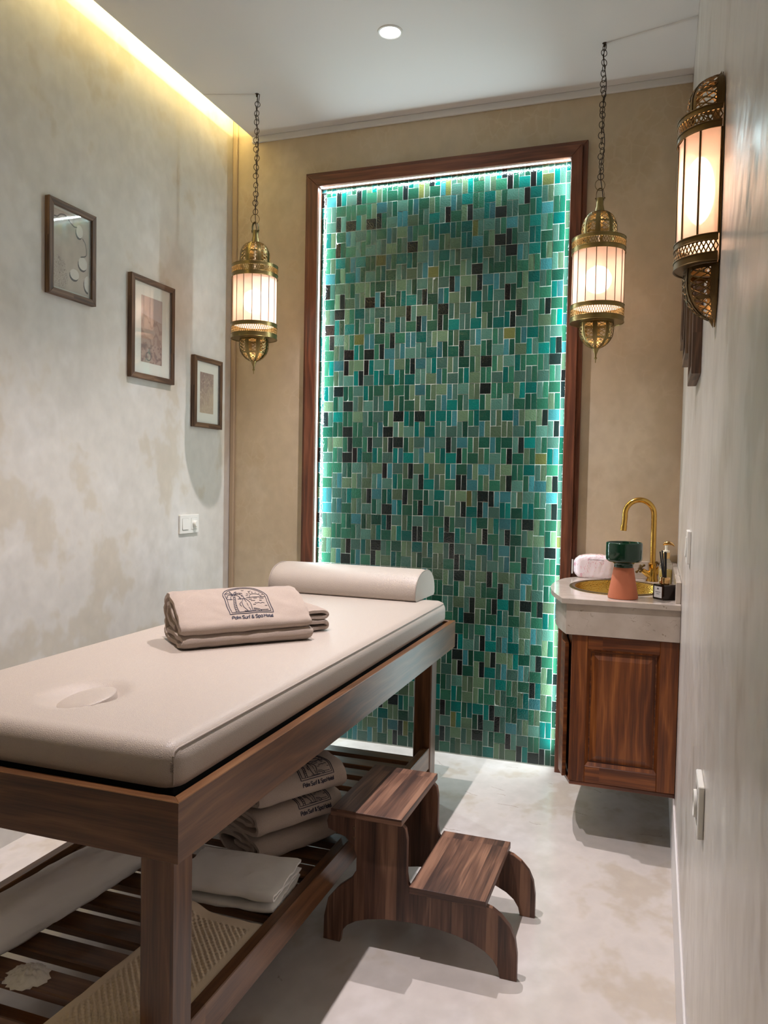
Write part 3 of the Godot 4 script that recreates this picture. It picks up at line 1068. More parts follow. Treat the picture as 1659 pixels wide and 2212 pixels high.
func print_lines(called: String, sd: int) -> StandardMaterial3D:
	var n := noise(sd, 1.0, 2)
	var m := mat(called, Color.WHITE, 0.7)
	m.albedo_texture = tex(picture(160, 320, func(x: int, y: int) -> Color:
		var u := x / 160.0
		var v := y / 320.0
		var c := rgb(122, 92, 82).lerp(rgb(176, 154, 124), smoothstep(-0.2, 0.9, v + u * 0.5 - 0.3 + n.get_noise_2d(u * 4.0, v * 4.0) * 0.3))
		var r := Vector2(u - 1.0, v * 1.6 + 0.05).length()
		var s := absf(sin(r * 13.0 + n.get_noise_2d(u * 2.5, v * 2.5) * 5.0))
		if s < 0.13: c = c.lerp(rgb(214, 186, 164), 0.7)
		var s2 := absf(sin((u * 1.0 + v * 1.4) * 9.0 + n.get_noise_2d(u * 3.0 + 8.0, v * 4.0) * 6.0))
		if s2 < 0.12: c = c.lerp(rgb(206, 180, 152), 0.6)
		return c))
	return m

func framed_picture(label: String, centre: Vector3, turn: float, w: float, h: float, art: Material, iw: float, ih: float, group: String) -> void:
	var t := thing("framed_picture", label, "picture", centre, group)
	t.rotation.y = turn
	var hw := w * 0.5
	var hh := h * 0.5
	var bar := 0.021
	var o := [Vector2(-hw, -hh), Vector2(hw, -hh), Vector2(hw, hh), Vector2(-hw, hh)]
	var q := [Vector2(-hw + bar, -hh + bar), Vector2(hw - bar, -hh + bar), Vector2(hw - bar, hh - bar), Vector2(-hw + bar, hh - bar)]
	for k in 4:
		var j := (k + 1) % 4
		var b := MB.new()
		prism(b, PackedVector2Array([o[k], o[j], q[j], q[k]]), Vector3(0, 0, 0.0005), Vector3.RIGHT, Vector3.UP, Vector3(0, 0, 0.02), 0.001, k % 2 == 1, Vector2(0.07 * k, 0.05 * k))
		obj("frame_rail", b, M.picture_wood, t)
	var b := MB.new()
	box(b, Vector3(-hw + bar, -hh + bar, 0.002), Vector3(hw - bar, hh - bar, 0.008), 0.0, 0)
	obj("mat_board", b, M.mat_board, t)
	b = MB.new()
	var z := 0.0085
	b.quad(Vector3(-iw * 0.5, ih * 0.5, z), Vector3(iw * 0.5, ih * 0.5, z), Vector3(iw * 0.5, -ih * 0.5, z), Vector3(-iw * 0.5, -ih * 0.5, z), Vector3(0, 0, 1), Vector2(0, 0), Vector2(1, 0), Vector2(1, 1), Vector2(0, 1))
	obj("art_print", b, art, t)
	b = MB.new()
	box(b, Vector3(-hw + bar, -hh + bar, 0.0135), Vector3(hw - bar, hh - bar, 0.015), 0.0, 0)
	obj("glass", b, M.picture_glass, t)

func wall_plate(called: String, label: String, category: String, centre: Vector3, turn: float, w: float, h: float, inserts: Array) -> void:
	var t := thing(called, label, category, centre)
	t.rotation.y = turn
	var b := MB.new()
	box(b, Vector3(-w * 0.5, -h * 0.5, 0.0002), Vector3(w * 0.5, h * 0.5, 0.0095), 0.0015, 0)
	obj("plate", b, M.white_plastic, t)
	for i in inserts:
		var x: float = i[1]
		b = MB.new()
		box(b, Vector3(x - 0.0235, -0.0255, 0.0092), Vector3(x + 0.0235, 0.0255, 0.0098), 0.0, 0)
		obj("gap", b, M.plastic_gap, t)
		if i[0] == "rocker":
			b = MB.new()
			box(b, Vector3(x - 0.0225, -0.0245, 0.009), Vector3(x + 0.0225, 0.0245, 0.0118), 0.001, 0, Transform3D(Basis(Vector3.RIGHT, -0.045), Vector3.ZERO))
			obj("rocker", b, M.white_plastic, t)
		elif i[0] == "dimmer":
			b = MB.new()
			box(b, Vector3(x - 0.0228, -0.0248, 0.0088), Vector3(x + 0.0228, 0.0248, 0.0108), 0.0008, 0)
			obj("insert", b, M.white_plastic, t)
			b = MB.new()
			lathe(b, PackedVector2Array([Vector2(0.0148, 0.0), Vector2(0.0142, 0.013), Vector2(0.0128, 0.0148), Vector2(0.0, 0.015)]), 28, 0, TAU, Transform3D(Basis(Vector3.RIGHT, PI / 2), Vector3(x, 0, 0.0105)))
			obj("dimmer_knob", b, M.white_plastic, t)
		else:
			b = MB.new()
			lathe(b, PackedVector2Array([Vector2(0.0215, 0.0), Vector2(0.021, 0.004), Vector2(0.0195, 0.0045), Vector2(0.019, 0.0005), Vector2(0.0, 0.0005)]), 28, 0, TAU, Transform3D(Basis(Vector3.RIGHT, PI / 2), Vector3(x, 0, 0.0098)))
			obj("socket_well", b, M.white_plastic, t)

func build_wall_things() -> void:
	var a := print_pebbles()
	var d := print_dunes("print_dunes", 120)
	var l := print_lines("print_lines", 130)
	var ql := PI / 2
	framed_picture("small framed print of pale pebbles on beige, leftmost on the left wall", Vector3(0, 1.97, 1.106), ql, 0.231, 0.32, a, 0.172, 0.262, "brown framed prints on the left wall")
	framed_picture("framed brown dune print with wide white mat, middle one on the left wall", Vector3(0, 1.788, 0.645), ql, 0.286, 0.4, d, 0.138, 0.262, "brown framed prints on the left wall")
	framed_picture("small framed brown line print in white mat above the light switch", Vector3(0, 1.584, 0.2335), ql, 0.233, 0.315, l, 0.112, 0.182, "brown framed prints on the left wall")
	framed_picture("framed print seen edge-on on the right wall, lowest and nearest below the sconce", Vector3(ROOM_W, 1.61, 1.36), -ql, 0.235, 0.32, l, 0.12, 0.19, "framed prints on the right wall")
	framed_picture("framed print seen edge-on on the right wall, middle one of three", Vector3(ROOM_W, 1.78, 0.8), -ql, 0.28, 0.4, d, 0.14, 0.26, "framed prints on the right wall")
	framed_picture("framed print seen edge-on on the right wall, farthest and highest", Vector3(ROOM_W, 1.86, 0.36), -ql, 0.235, 0.32, a, 0.17, 0.26, "framed prints on the right wall")
	wall_plate("light_switch", "white double switch plate with rocker and round dimmer on the left wall", "switch", Vector3(0, 0.996, 0.362), ql, 0.146, 0.082, [["rocker", -0.034], ["dimmer", 0.034]])
	wall_plate("light_switch", "single white switch on the right wall above the vanity counter", "switch", Vector3(ROOM_W, 1.05, 1.225), -ql, 0.082, 0.082, [["rocker", 0.0]])
	wall_plate("power_socket", "white power socket low on the right wall nearest the viewer", "socket", Vector3(ROOM_W, 0.705, 2.03), -ql, 0.082, 0.082, [["socket", 0.0]])

# ------------------------------------------------------------------ massage table
func build_table() -> void:
	var x0 := 0.462
	var x1 := 1.221
	var z0 := 0.362
	var z1 := 2.24
	var base := Vector3((x0 + x1) * 0.5, 0, (z0 + z1) * 0.5)
	var t := thing("massage_table", "dark walnut massage table with four square legs and slatted lower shelf", "massage table", base)
	var X := Transform3D(Basis(), -base)
	var b: MB
	var th := 0.022
	for s in [0, 1]:
		b = MB.new()
		var pl := PackedVector2Array([Vector2(x1 - th, z0 + th), Vector2(x1, z0), Vector2(x1, z1), Vector2(x1 - th, z1 - th)]) if s else PackedVector2Array([Vector2(x0, z0), Vector2(x0 + th, z0 + th), Vector2(x0 + th, z1 - th), Vector2(x0, z1)])
		prism(b, pl, Vector3(0, 0.556, 0) - base, Vector3.RIGHT, Vector3(0, 0, 1), Vector3(0, 0.105, 0), 0.0012, true)
		obj("side_rail", b, M.walnut, t)
		b = MB.new()
		pl = PackedVector2Array([Vector2(x0 + th, z1 - th), Vector2(x1 - th, z1 - th), Vector2(x1, z1), Vector2(x0, z1)]) if s else PackedVector2Array([Vector2(x0, z0), Vector2(x1, z0), Vector2(x1 - th, z0 + th), Vector2(x0 + th, z0 + th)])
		prism(b, pl, Vector3(0, 0.556, 0) - base, Vector3.RIGHT, Vector3(0, 0, 1), Vector3(0, 0.105, 0), 0.0012, false, Vector2(0, 0.17))
		obj("end_rail", b, M.walnut, t)
	b = MB.new()
	box(b, Vector3(x0 + th, 0.6, z0 + th), Vector3(x1 - th, 0.628, z1 - th), 0.001, 2, X)
	obj("bed_board", b, M.walnut, t)
	for lx in [[1.126, 1.193], [0.49, 0.557]]:
		for lz in [[2.15, 2.214], [0.52, 0.59]]:
			b = MB.new()
			box(b, Vector3(lx[0], 0.0, lz[0]), Vector3(lx[1], 0.6, lz[1]), 0.004, 1, X, Vector2(0.2, lx[0] + lz[0]))
			obj("leg", b, M.walnut, t)
	var shelf := group_node("lower_shelf", t)
	for s in [0, 1]:
		b = MB.new()
		var xa: float = 1.162 if s else 0.492
		box(b, Vector3(xa, 0.145, 0.59), Vector3(xa + 0.028, 0.222, 2.15), 0.002, 2, X, Vector2(0.2, 0.05 + 0.1 * s))
		obj("shelf_rail", b, M.walnut, shelf)
	for z in [0.555, 2.17]:
		b = MB.new()
		box(b, Vector3(0.557, 0.125, z), Vector3(1.126, 0.168, z + 0.03), 0.002, 0, X, Vector2(0.2, 0.3))
		obj("stretcher", b, M.walnut, t)
	var z := 0.65
	var k := 0
	while z < 2.16:
		b = MB.new()
		box(b, Vector3(0.52, 0.186, z), Vector3(1.162, 0.206, z + 0.062), 0.003, 0, X, Vector2(0.31 * k, 0.07 * k))
		obj("shelf_slat", b, M.walnut, shelf)
		z += 0.0965
		k += 1

const MX0 := 0.49
const MX1 := 1.195
const MZ0 := 0.392
const MZ1 := 2.212

func bed_height(x: float, z: float) -> float:
	var d := minf(minf(x - MX0, MX1 - x), minf(z - MZ0, MZ1 - z))
	var h := 0.738 + 0.01 * (1.0 - exp(-d / 0.05))
	var e := Vector2((x - 0.842) / 0.062, (z - 2.012) / 0.078).length()
	h -= 0.02 * (1.0 - smoothstep(0.75, 1.45, e))
	return h

func build_mattress() -> void:
	var base := Vector3(0.84, 0.628, 1.3)
	var t := thing("massage_mattress", "thick beige leather mattress with a face hole lying in the massage table", "mattress", base)
	var b := MB.new()
	var r := 0.034
	var nx := 44
	var nz := 110
	var rows := []
	for j in nz + 1:
		var row := PackedVector3Array()
		for i in nx + 1:
			var x := lerpf(MX0 + r, MX1 - r, float(i) / nx)
			var z := lerpf(MZ0 + r, MZ1 - r, float(j) / nz)
			row.append(Vector3(x, bed_height(x, z), z) - base)
		rows.append(row)
	b.grid(rows)
	# edge: rings around the inner rectangle
	var rim := []
	var out := []
	for i in nx: rim.append(rows[0][i]); out.append(Vector3(0, 0, -1))
	for k in 5: rim.append(rows[0][nx]); out.append(Vector3(sin(k * PI / 8), 0, -cos(k * PI / 8)))
	for j in range(1, nz): rim.append(rows[j][nx]); out.append(Vector3(1, 0, 0))
	for k in 5: rim.append(rows[nz][nx]); out.append(Vector3(cos(k * PI / 8), 0, sin(k * PI / 8)))
	for i in range(nx - 1, 0, -1): rim.append(rows[nz][i]); out.append(Vector3(0, 0, 1))
	for k in 5: rim.append(rows[nz][0]); out.append(Vector3(-sin(k * PI / 8), 0, cos(k * PI / 8)))
	for j in range(nz - 1, 0, -1): rim.append(rows[j][0]); out.append(Vector3(-1, 0, 0))
	for k in 5: rim.append(rows[0][0]); out.append(Vector3(-cos(k * PI / 8), 0, -sin(k * PI / 8)))
	var rings := []
	for k in 8:
		var an := PI / 2 * k / 7.0
		var row := PackedVector3Array()
		for i in rim.size():
			row.append(rim[i] + out[i] * (r * sin(an)) + Vector3.DOWN * (r * (1.0 - cos(an))))
		rings.append(row)
	for y in [0.075, 0.05, 0.0385, 0.0365]:
		var row := PackedVector3Array()
		for i in rim.size():
			var p: Vector3 = rim[i] + out[i] * (r if y > 0.045 else (r - 0.002 if y > 0.038 else r - 0.012))
			p.y = y + 0.001
			row.append(p)
		rings.append(row)
	b.grid(rings, true, false, 1, 1, true)
	obj("cushion", b, M.leather, t)
	b = MB.new()
	box(b, Vector3(MX0 + 0.014, 0.6285, MZ0 + 0.014) - base, Vector3(MX1 - 0.014, 0.6655, MZ1 - 0.014) - base, 0.002, 0)
	obj("base_pad", b, M.black_felt, t)
	# piping along the right side and the far end
	b = MB.new()
	var pp := PackedVector3Array()
	var o := r * 0.72
	pp.append(rows[nz][nx] + Vector3(r * 0.67, -r * 0.66, r * 0.67))
	pp.append(rows[nz][nx] + Vector3(r * 0.63, -r * 0.46, r * 0.55))
	pp.append(rows[nz][nx] + Vector3(r * 0.69, -r * 0.33, r * 0.25))
	for j in range(0, nz + 1, 2):
		var p: Vector3 = rows[nz - j][nx]
		pp.append(p + Vector3(o + 0.0012, -r * 0.29, 0))
	pp.append(rows[0][nx] + Vector3(o * 0.7, -r * 0.29, -o * 0.7))
	for i in range(nx, -1, -2):
		pp.append(rows[0][i] + Vector3(0, -r * 0.29, -o - 0.0012))
	tube(b, pp, 0.0022, 8)
	obj("piping", b, M.piping_leather, t)
	b = MB.new()
	var c: Vector3 = rows[nz][nx]
	tube(b, PackedVector3Array([c + Vector3(r * 0.665, -r * 0.66, r * 0.665), Vector3(c.x + r * 0.707, c.y - r * 1.05, c.z + r * 0.707), Vector3(c.x + r * 0.707, 0.044, c.z + r * 0.707)]), 0.0016, 6)
	obj("corner_seam", b, M.piping_leather, t)
	b = MB.new()
	for k in 4:
		var y := c.y - r * 0.9 - k * 0.005
		tube(b, PackedVector3Array([Vector3(c.x + r * 0.62, y, c.z + r * 0.84), Vector3(c.x + r * 0.74, y - 0.004, c.z + r * 0.74)]), 0.0009, 6)
	obj("corner_stitching", b, M.thread, t)
	b = MB.new()
	var pr := PackedVector2Array([Vector2(0.0, 0.004), Vector2(0.03, 0.0035), Vector2(0.048, 0.002), Vector2(0.0535, -0.0005), Vector2(0.0545, -0.002), Vector2(0.054, -0.02), Vector2(0.0, -0.02)])
	lathe(b, pr, 48, 0, TAU, Transform3D(Basis(Vector3(1, 0, 1).normalized(), 0.15) * Basis.from_scale(Vector3(1, 1, 1.3)), Vector3(0.842, 0.7365, 2.012) - base))
	obj("face_hole_plug", b, M.leather, t)

func build_bolster() -> void:
	var base := Vector3(0.795, 0.7475, 0.4)
	var t := thing("bolster_pillow", "beige leather half round bolster at the far end of the mattress", "bolster", base)
	var prof := PackedVector2Array()
	for k in 25:
		var an := PI * k / 24.0
		prof.append(Vector2(cos(an) * 0.124, 0.008 + 0.104 * pow(maxf(sin(an), 0.0), 0.72)))
	prof.append(Vector2(-0.116, 0.0)); prof.append(Vector2(0.116, 0.0))
	var rows := []
	for i in 31:
		var f := i / 30.0
		var e := minf(f, 1.0 - f) * 30.0
		var s := 0.955 + 0.045 * minf(1.0, sqrt(e / 1.2)) if e < 1.2 else 1.0
		var row := PackedVector3Array()
		for p in prof:
			row.append(Vector3(lerpf(-0.315, 0.315, f), p.y * s, p.x * s))
		rows.append(row)
	var b := MB.new()
	b.grid(rows, true, false)
	b.fan(rows[0], Vector3.LEFT)
	b.fan(rows[30], Vector3.RIGHT)
	obj("cushion", b, M.leather, t)
	for s in [-1.0, 1.0]:
		b = MB.new()
		var pp := PackedVector3Array()
		for k in 25:
			pp.append(Vector3(s * 0.313, prof[k].y * 0.975, prof[k].x * 0.975))
		tube(b, pp, 0.002, 6)
		obj("end_seam", b, M.piping_leather, t)
	t.rotation.y = -0.03

# ------------------------------------------------------------------ towels
# A cloth folded along a path (depth from the front, height), th thick, L long. Returns rows of the outer side.
func folded(t: Node3D, called: String, path: PackedVector2Array, th: float, L: float, m: Material, sd: int, amp: float, along := 26) -> Array:
	var p := smooth2(path, 3)
	var n := noise(sd, 1.0, 3)
	var inner := []
	var outer := []
	for k in along + 1:
		var f := float(k) / along
		var x := f * L
		var e := minf(x, L - x)
		var ts := th * (0.55 + 0.45 * smoothstep(0.0, 0.008, e))
		var ra := PackedVector3Array()
		var rb := PackedVector3Array()
		for i in p.size():
			var d := (p[mini(i + 1, p.size() - 1)] - p[maxi(i - 1, 0)]).normalized()
			var nn := Vector2(d.y, -d.x)
			var w := n.get_noise_3d(x * 9.0, p[i].x * 11.0, p[i].y * 18.0)
			var q := p[i] + nn * w * amp
			q.y = maxf(q.y, th * 0.5)
			var xo := x + n.get_noise_2d(p[i].x * 14.0 + 40.0, p[i].y * 30.0) * 0.006
			var A := q + nn * ts * 0.5
			var B := q - nn * ts * 0.5
			ra.append(Vector3(xo, maxf(A.y, 0.0), -A.x))
			rb.append(Vector3(xo, maxf(B.y, 0.0), -B.x))
		outer.append(ra); inner.append(rb)
	var b := MB.new()
	b.grid(outer)
	b.grid(inner, false, false, 1, 1, true)
	for k in [0, along]:
		for i in p.size() - 1:
			b.quad(outer[k][i], outer[k][i + 1], inner[k][i + 1], inner[k][i], Vector3.LEFT if k == 0 else Vector3.RIGHT)
	for i in [0, p.size() - 1]:
		for k in along:
			b.quad(outer[k][i], outer[k + 1][i], inner[k + 1][i], inner[k][i], outer[k][i] - outer[k][absi(i - 1)])
	obj(called, b, m, t)
	return outer

const GLYPH := {
	"P": [[[0, 1, 0, 0, 0.4, 0, 0.52, 0.12, 0.52, 0.36, 0.4, 0.5, 0, 0.5]], 0.62],
	"a": [[[0.42, 0.42, 0.3, 0.34, 0.1, 0.36, 0, 0.55, 0, 0.8, 0.1, 0.97, 0.28, 1, 0.42, 0.88], [0.42, 0.34, 0.42, 1]], 0.54],
	"l": [[[0, 0, 0, 1]], 0.13],
	"m": [[[0, 0.34, 0, 1], [0, 0.5, 0.1, 0.36, 0.24, 0.36, 0.32, 0.5, 0.32, 1], [0.32, 0.5, 0.42, 0.36, 0.56, 0.36, 0.64, 0.5, 0.64, 1]], 0.77],
	"S": [[[0.5, 0.14, 0.38, 0, 0.14, 0, 0.02, 0.14, 0.04, 0.34, 0.2, 0.46, 0.4, 0.54, 0.52, 0.7, 0.48, 0.9, 0.34, 1, 0.12, 1, 0, 0.86]], 0.64],
	"u": [[[0, 0.34, 0, 0.84, 0.1, 0.98, 0.26, 1, 0.4, 0.86], [0.4, 0.34, 0.4, 1]], 0.53],
	"r": [[[0, 0.34, 0, 1], [0, 0.54, 0.1, 0.38, 0.26, 0.35]], 0.34],
	"f": [[[0.3, 0.04, 0.18, 0, 0.1, 0.12, 0.1, 1], [0, 0.36, 0.27, 0.36]], 0.36],
	"&": [[[0.56, 1, 0.12, 0.3, 0.12, 0.12, 0.24, 0, 0.38, 0.1, 0.36, 0.26, 0.06, 0.6, 0.04, 0.84, 0.18, 1, 0.36, 0.96, 0.56, 0.56]], 0.68],
	"p": [[[0, 0.34, 0, 1.3], [0, 0.5, 0.12, 0.36, 0.3, 0.36, 0.42, 0.54, 0.42, 0.82, 0.3, 0.99, 0.12, 0.99, 0, 0.86]], 0.55],
	"H": [[[0, 0, 0, 1], [0.5, 0, 0.5, 1], [0, 0.48, 0.5, 0.48]], 0.63],
	"o": [[[0.2, 0.34, 0.06, 0.42, 0, 0.66, 0.06, 0.92, 0.2, 1, 0.36, 0.92, 0.42, 0.66, 0.36, 0.42, 0.2, 0.34]], 0.54],
	"t": [[[0.1, 0.08, 0.1, 0.86, 0.18, 1, 0.3, 0.97], [0, 0.36, 0.28, 0.36]], 0.38],
	"e": [[[0.02, 0.66, 0.42, 0.66, 0.4, 0.46, 0.26, 0.34, 0.12, 0.37, 0.02, 0.52, 0.01, 0.8, 0.12, 0.98, 0.28, 1, 0.41, 0.88]], 0.52],
	" ": [[], 0.26],
}

func logo_strokes() -> Array:
	var out := []   # [points, width]
	for q in [[0.0, 0.016], [0.05, 0.011]]:
		var o: float = q[0]
		var pl := PackedVector2Array([Vector2(o, 1.0 - o), Vector2(o, 0.4)])
		for k in 15:
			var an := PI + PI * k / 14.0
			pl.append(Vector2(0.5 + cos(an) * (0.5 - o), 0.4 + sin(an) * (0.4 - o)))
		pl.append(Vector2(1.0 - o, 0.4)); pl.append(Vector2(1.0 - o, 1.0 - o)); pl.append(Vector2(o, 1.0 - o))
		out.append([pl, q[1]])
	var P := func(a: Array, w := 0.011) -> void:
		var pl := PackedVector2Array()
		for i in range(0, a.size(), 2):
			pl.append(Vector2(a[i], a[i + 1]))
		out.append([smooth2(pl, 1) if pl.size() > 2 else pl, w])
	# palm
	P.call([0.15, 0.95, 0.17, 0.7, 0.2, 0.5, 0.235, 0.34]); P.call([0.215, 0.95, 0.225, 0.7, 0.245, 0.5, 0.265, 0.35])
	for k in 9:
		var y := 0.42 + k * 0.06
		var f := (y - 0.34) / 0.61
		P.call([lerpf(0.23, 0.15, f), y, lerpf(0.262, 0.215, f), y], 0.009)
	for e in [[0.08, 0.25, 0.16, 0.24], [0.07, 0.4, 0.13, 0.3], [0.22, 0.16, 0.23, 0.22], [0.36, 0.2, 0.31, 0.22], [0.47, 0.27, 0.38, 0.25], [0.45, 0.4, 0.4, 0.31], [0.37, 0.47, 0.34, 0.37], [0.14, 0.47, 0.17, 0.37]]:
		P.call([0.25, 0.32, e[2], e[3], e[0], e[1]])
		P.call([lerpf(e[2], e[0], 0.4), lerpf(e[3], e[1], 0.4), lerpf(e[2], e[0], 0.5) - 0.01, lerpf(e[3], e[1], 0.5) + 0.055], 0.008)
		P.call([e[0], e[1], e[0] - 0.01, e[1] + 0.05], 0.008)
	# horizon, sun and rays
	P.call([0.05, 0.48, 0.18, 0.48]); P.call([0.3, 0.48, 0.42, 0.48]); P.call([0.52, 0.46, 0.92, 0.46])
	var sun := []
	for k in 9:
		var an := PI + PI * k / 8.0
		sun.append(0.72 + cos(an) * 0.14); sun.append(0.46 + sin(an) * 0.15)
	P.call(sun)
	for k in 9:
		var an := PI + PI * k / 8.0
		P.call([0.72 + cos(an) * 0.17, 0.46 + sin(an) * 0.18, 0.72 + cos(an) * 0.22, 0.46 + sin(an) * 0.235], 0.009)
	# birds
	P.call([0.5, 0.14, 0.54, 0.16, 0.56, 0.13], 0.008); P.call([0.64, 0.2, 0.68, 0.22, 0.71, 0.18], 0.008)
	# surfboard
	P.call([0.44, 0.44, 0.37, 0.6, 0.36, 0.75, 0.42, 0.92]); P.call([0.44, 0.44, 0.54, 0.58, 0.56, 0.74, 0.53, 0.92]); P.call([0.44, 0.44, 0.47, 0.62], 0.008); P.call([0.475, 0.66, 0.48, 0.76], 0.008); P.call([0.485, 0.8, 0.49, 0.91], 0.008)
	P.call([0.36, 0.6, 0.3, 0.68, 0.33, 0.76]); P.call([0.34, 0.92, 0.45, 0.94, 0.6, 0.93]); P.call([0.58, 0.84, 0.7, 0.87, 0.74, 0.95]); P.call([0.56, 0.88, 0.66, 0.9, 0.7, 0.96])
	# sea
	for s in [[0.55, 0.52, 0.62], [0.66, 0.5, 0.74], [0.8, 0.51, 0.9], [0.58, 0.58, 0.68], [0.78, 0.58, 0.84], [0.6, 0.72, 0.66], [0.86, 0.78, 0.92], [0.72, 0.9, 0.9]]:
		P.call([s[0], s[1], s[2], s[1] + 0.005], 0.009)
	P.call([0.66, 0.66, 0.7, 0.69, 0.74, 0.66, 0.79, 0.7, 0.83, 0.66, 0.88, 0.69], 0.009)
	# lettering
	var s := 0.098
	var x := 0.0
	var word := "Palm Surf & Spa Hotel"
	var wide := 0.0
	for ch in word:
		wide += GLYPH[ch][1]
	x = 0.5 - wide * s * 0.5
	for ch in word:
		for st in GLYPH[ch][0]:
			var pl := PackedVector2Array()
			for i in range(0, st.size(), 2):
				pl.append(Vector2(x + st[i] * s, 1.07 + st[i + 1] * s))
			out.append([smooth2(pl, 1) if pl.size() > 2 else pl, 0.017])
		x += GLYPH[ch][1] * s
	return out

# embroidery on the outer side of a folded cloth: fx = centre along the length, i0 = path index of the logo's top
func embroider(t: Node3D, rows: Array, L: float, fx: float, i0: float, size: float) -> void:
	var nk := rows.size() - 1
	var mid := int(fx * nk)
	var cum := [0.0]
	var np: int = rows[0].size()
	for i in range(1, np):
		cum.append(cum[i - 1] + (rows[mid][i] as Vector3).distance_to(rows[mid][i - 1]))
	var start: float = cum[int(i0)]
	var at := func(q: Vector2) -> Array:
		var f := clampf(fx + (q.x - 0.5) * size / L, 0.01, 0.99) * nk
		var s := start + q.y * size
		var i := int(i0)
		while i < np - 2 and cum[i + 1] < s:
			i += 1
		var g := clampf((s - cum[i]) / maxf(cum[i + 1] - cum[i], 1e-6), 0.0, 1.0)
		var k := mini(int(f), nk - 1)
		var h := f - k
		var a: Vector3 = rows[k][i]
		var b: Vector3 = rows[k + 1][i]
		var c: Vector3 = rows[k][i + 1]
		var d: Vector3 = rows[k + 1][i + 1]
		var p := a.lerp(b, h).lerp(c.lerp(d, h), g)
		var nn := ((c + d) - (a + b)).cross((b + d) - (a + c)).normalized()
		return [p, nn]
	for part in [["embroidered_picture", false], ["embroidered_lettering", true]]:
		var mb := MB.new()
		for st in logo_strokes():
			if (st[0][0].y > 1.03) != part[1]:
				continue
			var pts := PackedVector3Array()
			var nrm := PackedVector3Array()
			var fine := PackedVector2Array()
			for i in st[0].size() - 1:
				var steps := maxi(1, int(st[0][i].distance_to(st[0][i + 1]) / 0.06))
				for j in steps:
					fine.append(st[0][i].lerp(st[0][i + 1], float(j) / steps))
			fine.append(st[0][st[0].size() - 1])
			for q in fine:
				var r: Array = at.call(q)
				pts.append(r[0] - r[1] * 0.0006); nrm.append(r[1])
			ribbon(mb, pts, nrm, st[1] * size, 0.0018)
		obj(part[0], mb, M.navy_thread, t)

func pathv(a: Array, sx := 1.0, sy := 1.0) -> PackedVector2Array:
	var p := PackedVector2Array()
	for i in range(0, a.size(), 2):
		p.append(Vector2(a[i] * sx, a[i + 1] * sy))
	return p

func face(t: Node3D, a: Vector3) -> void:
	a = a.normalized()
	t.basis = Basis(a, Vector3.UP, a.cross(Vector3.UP))

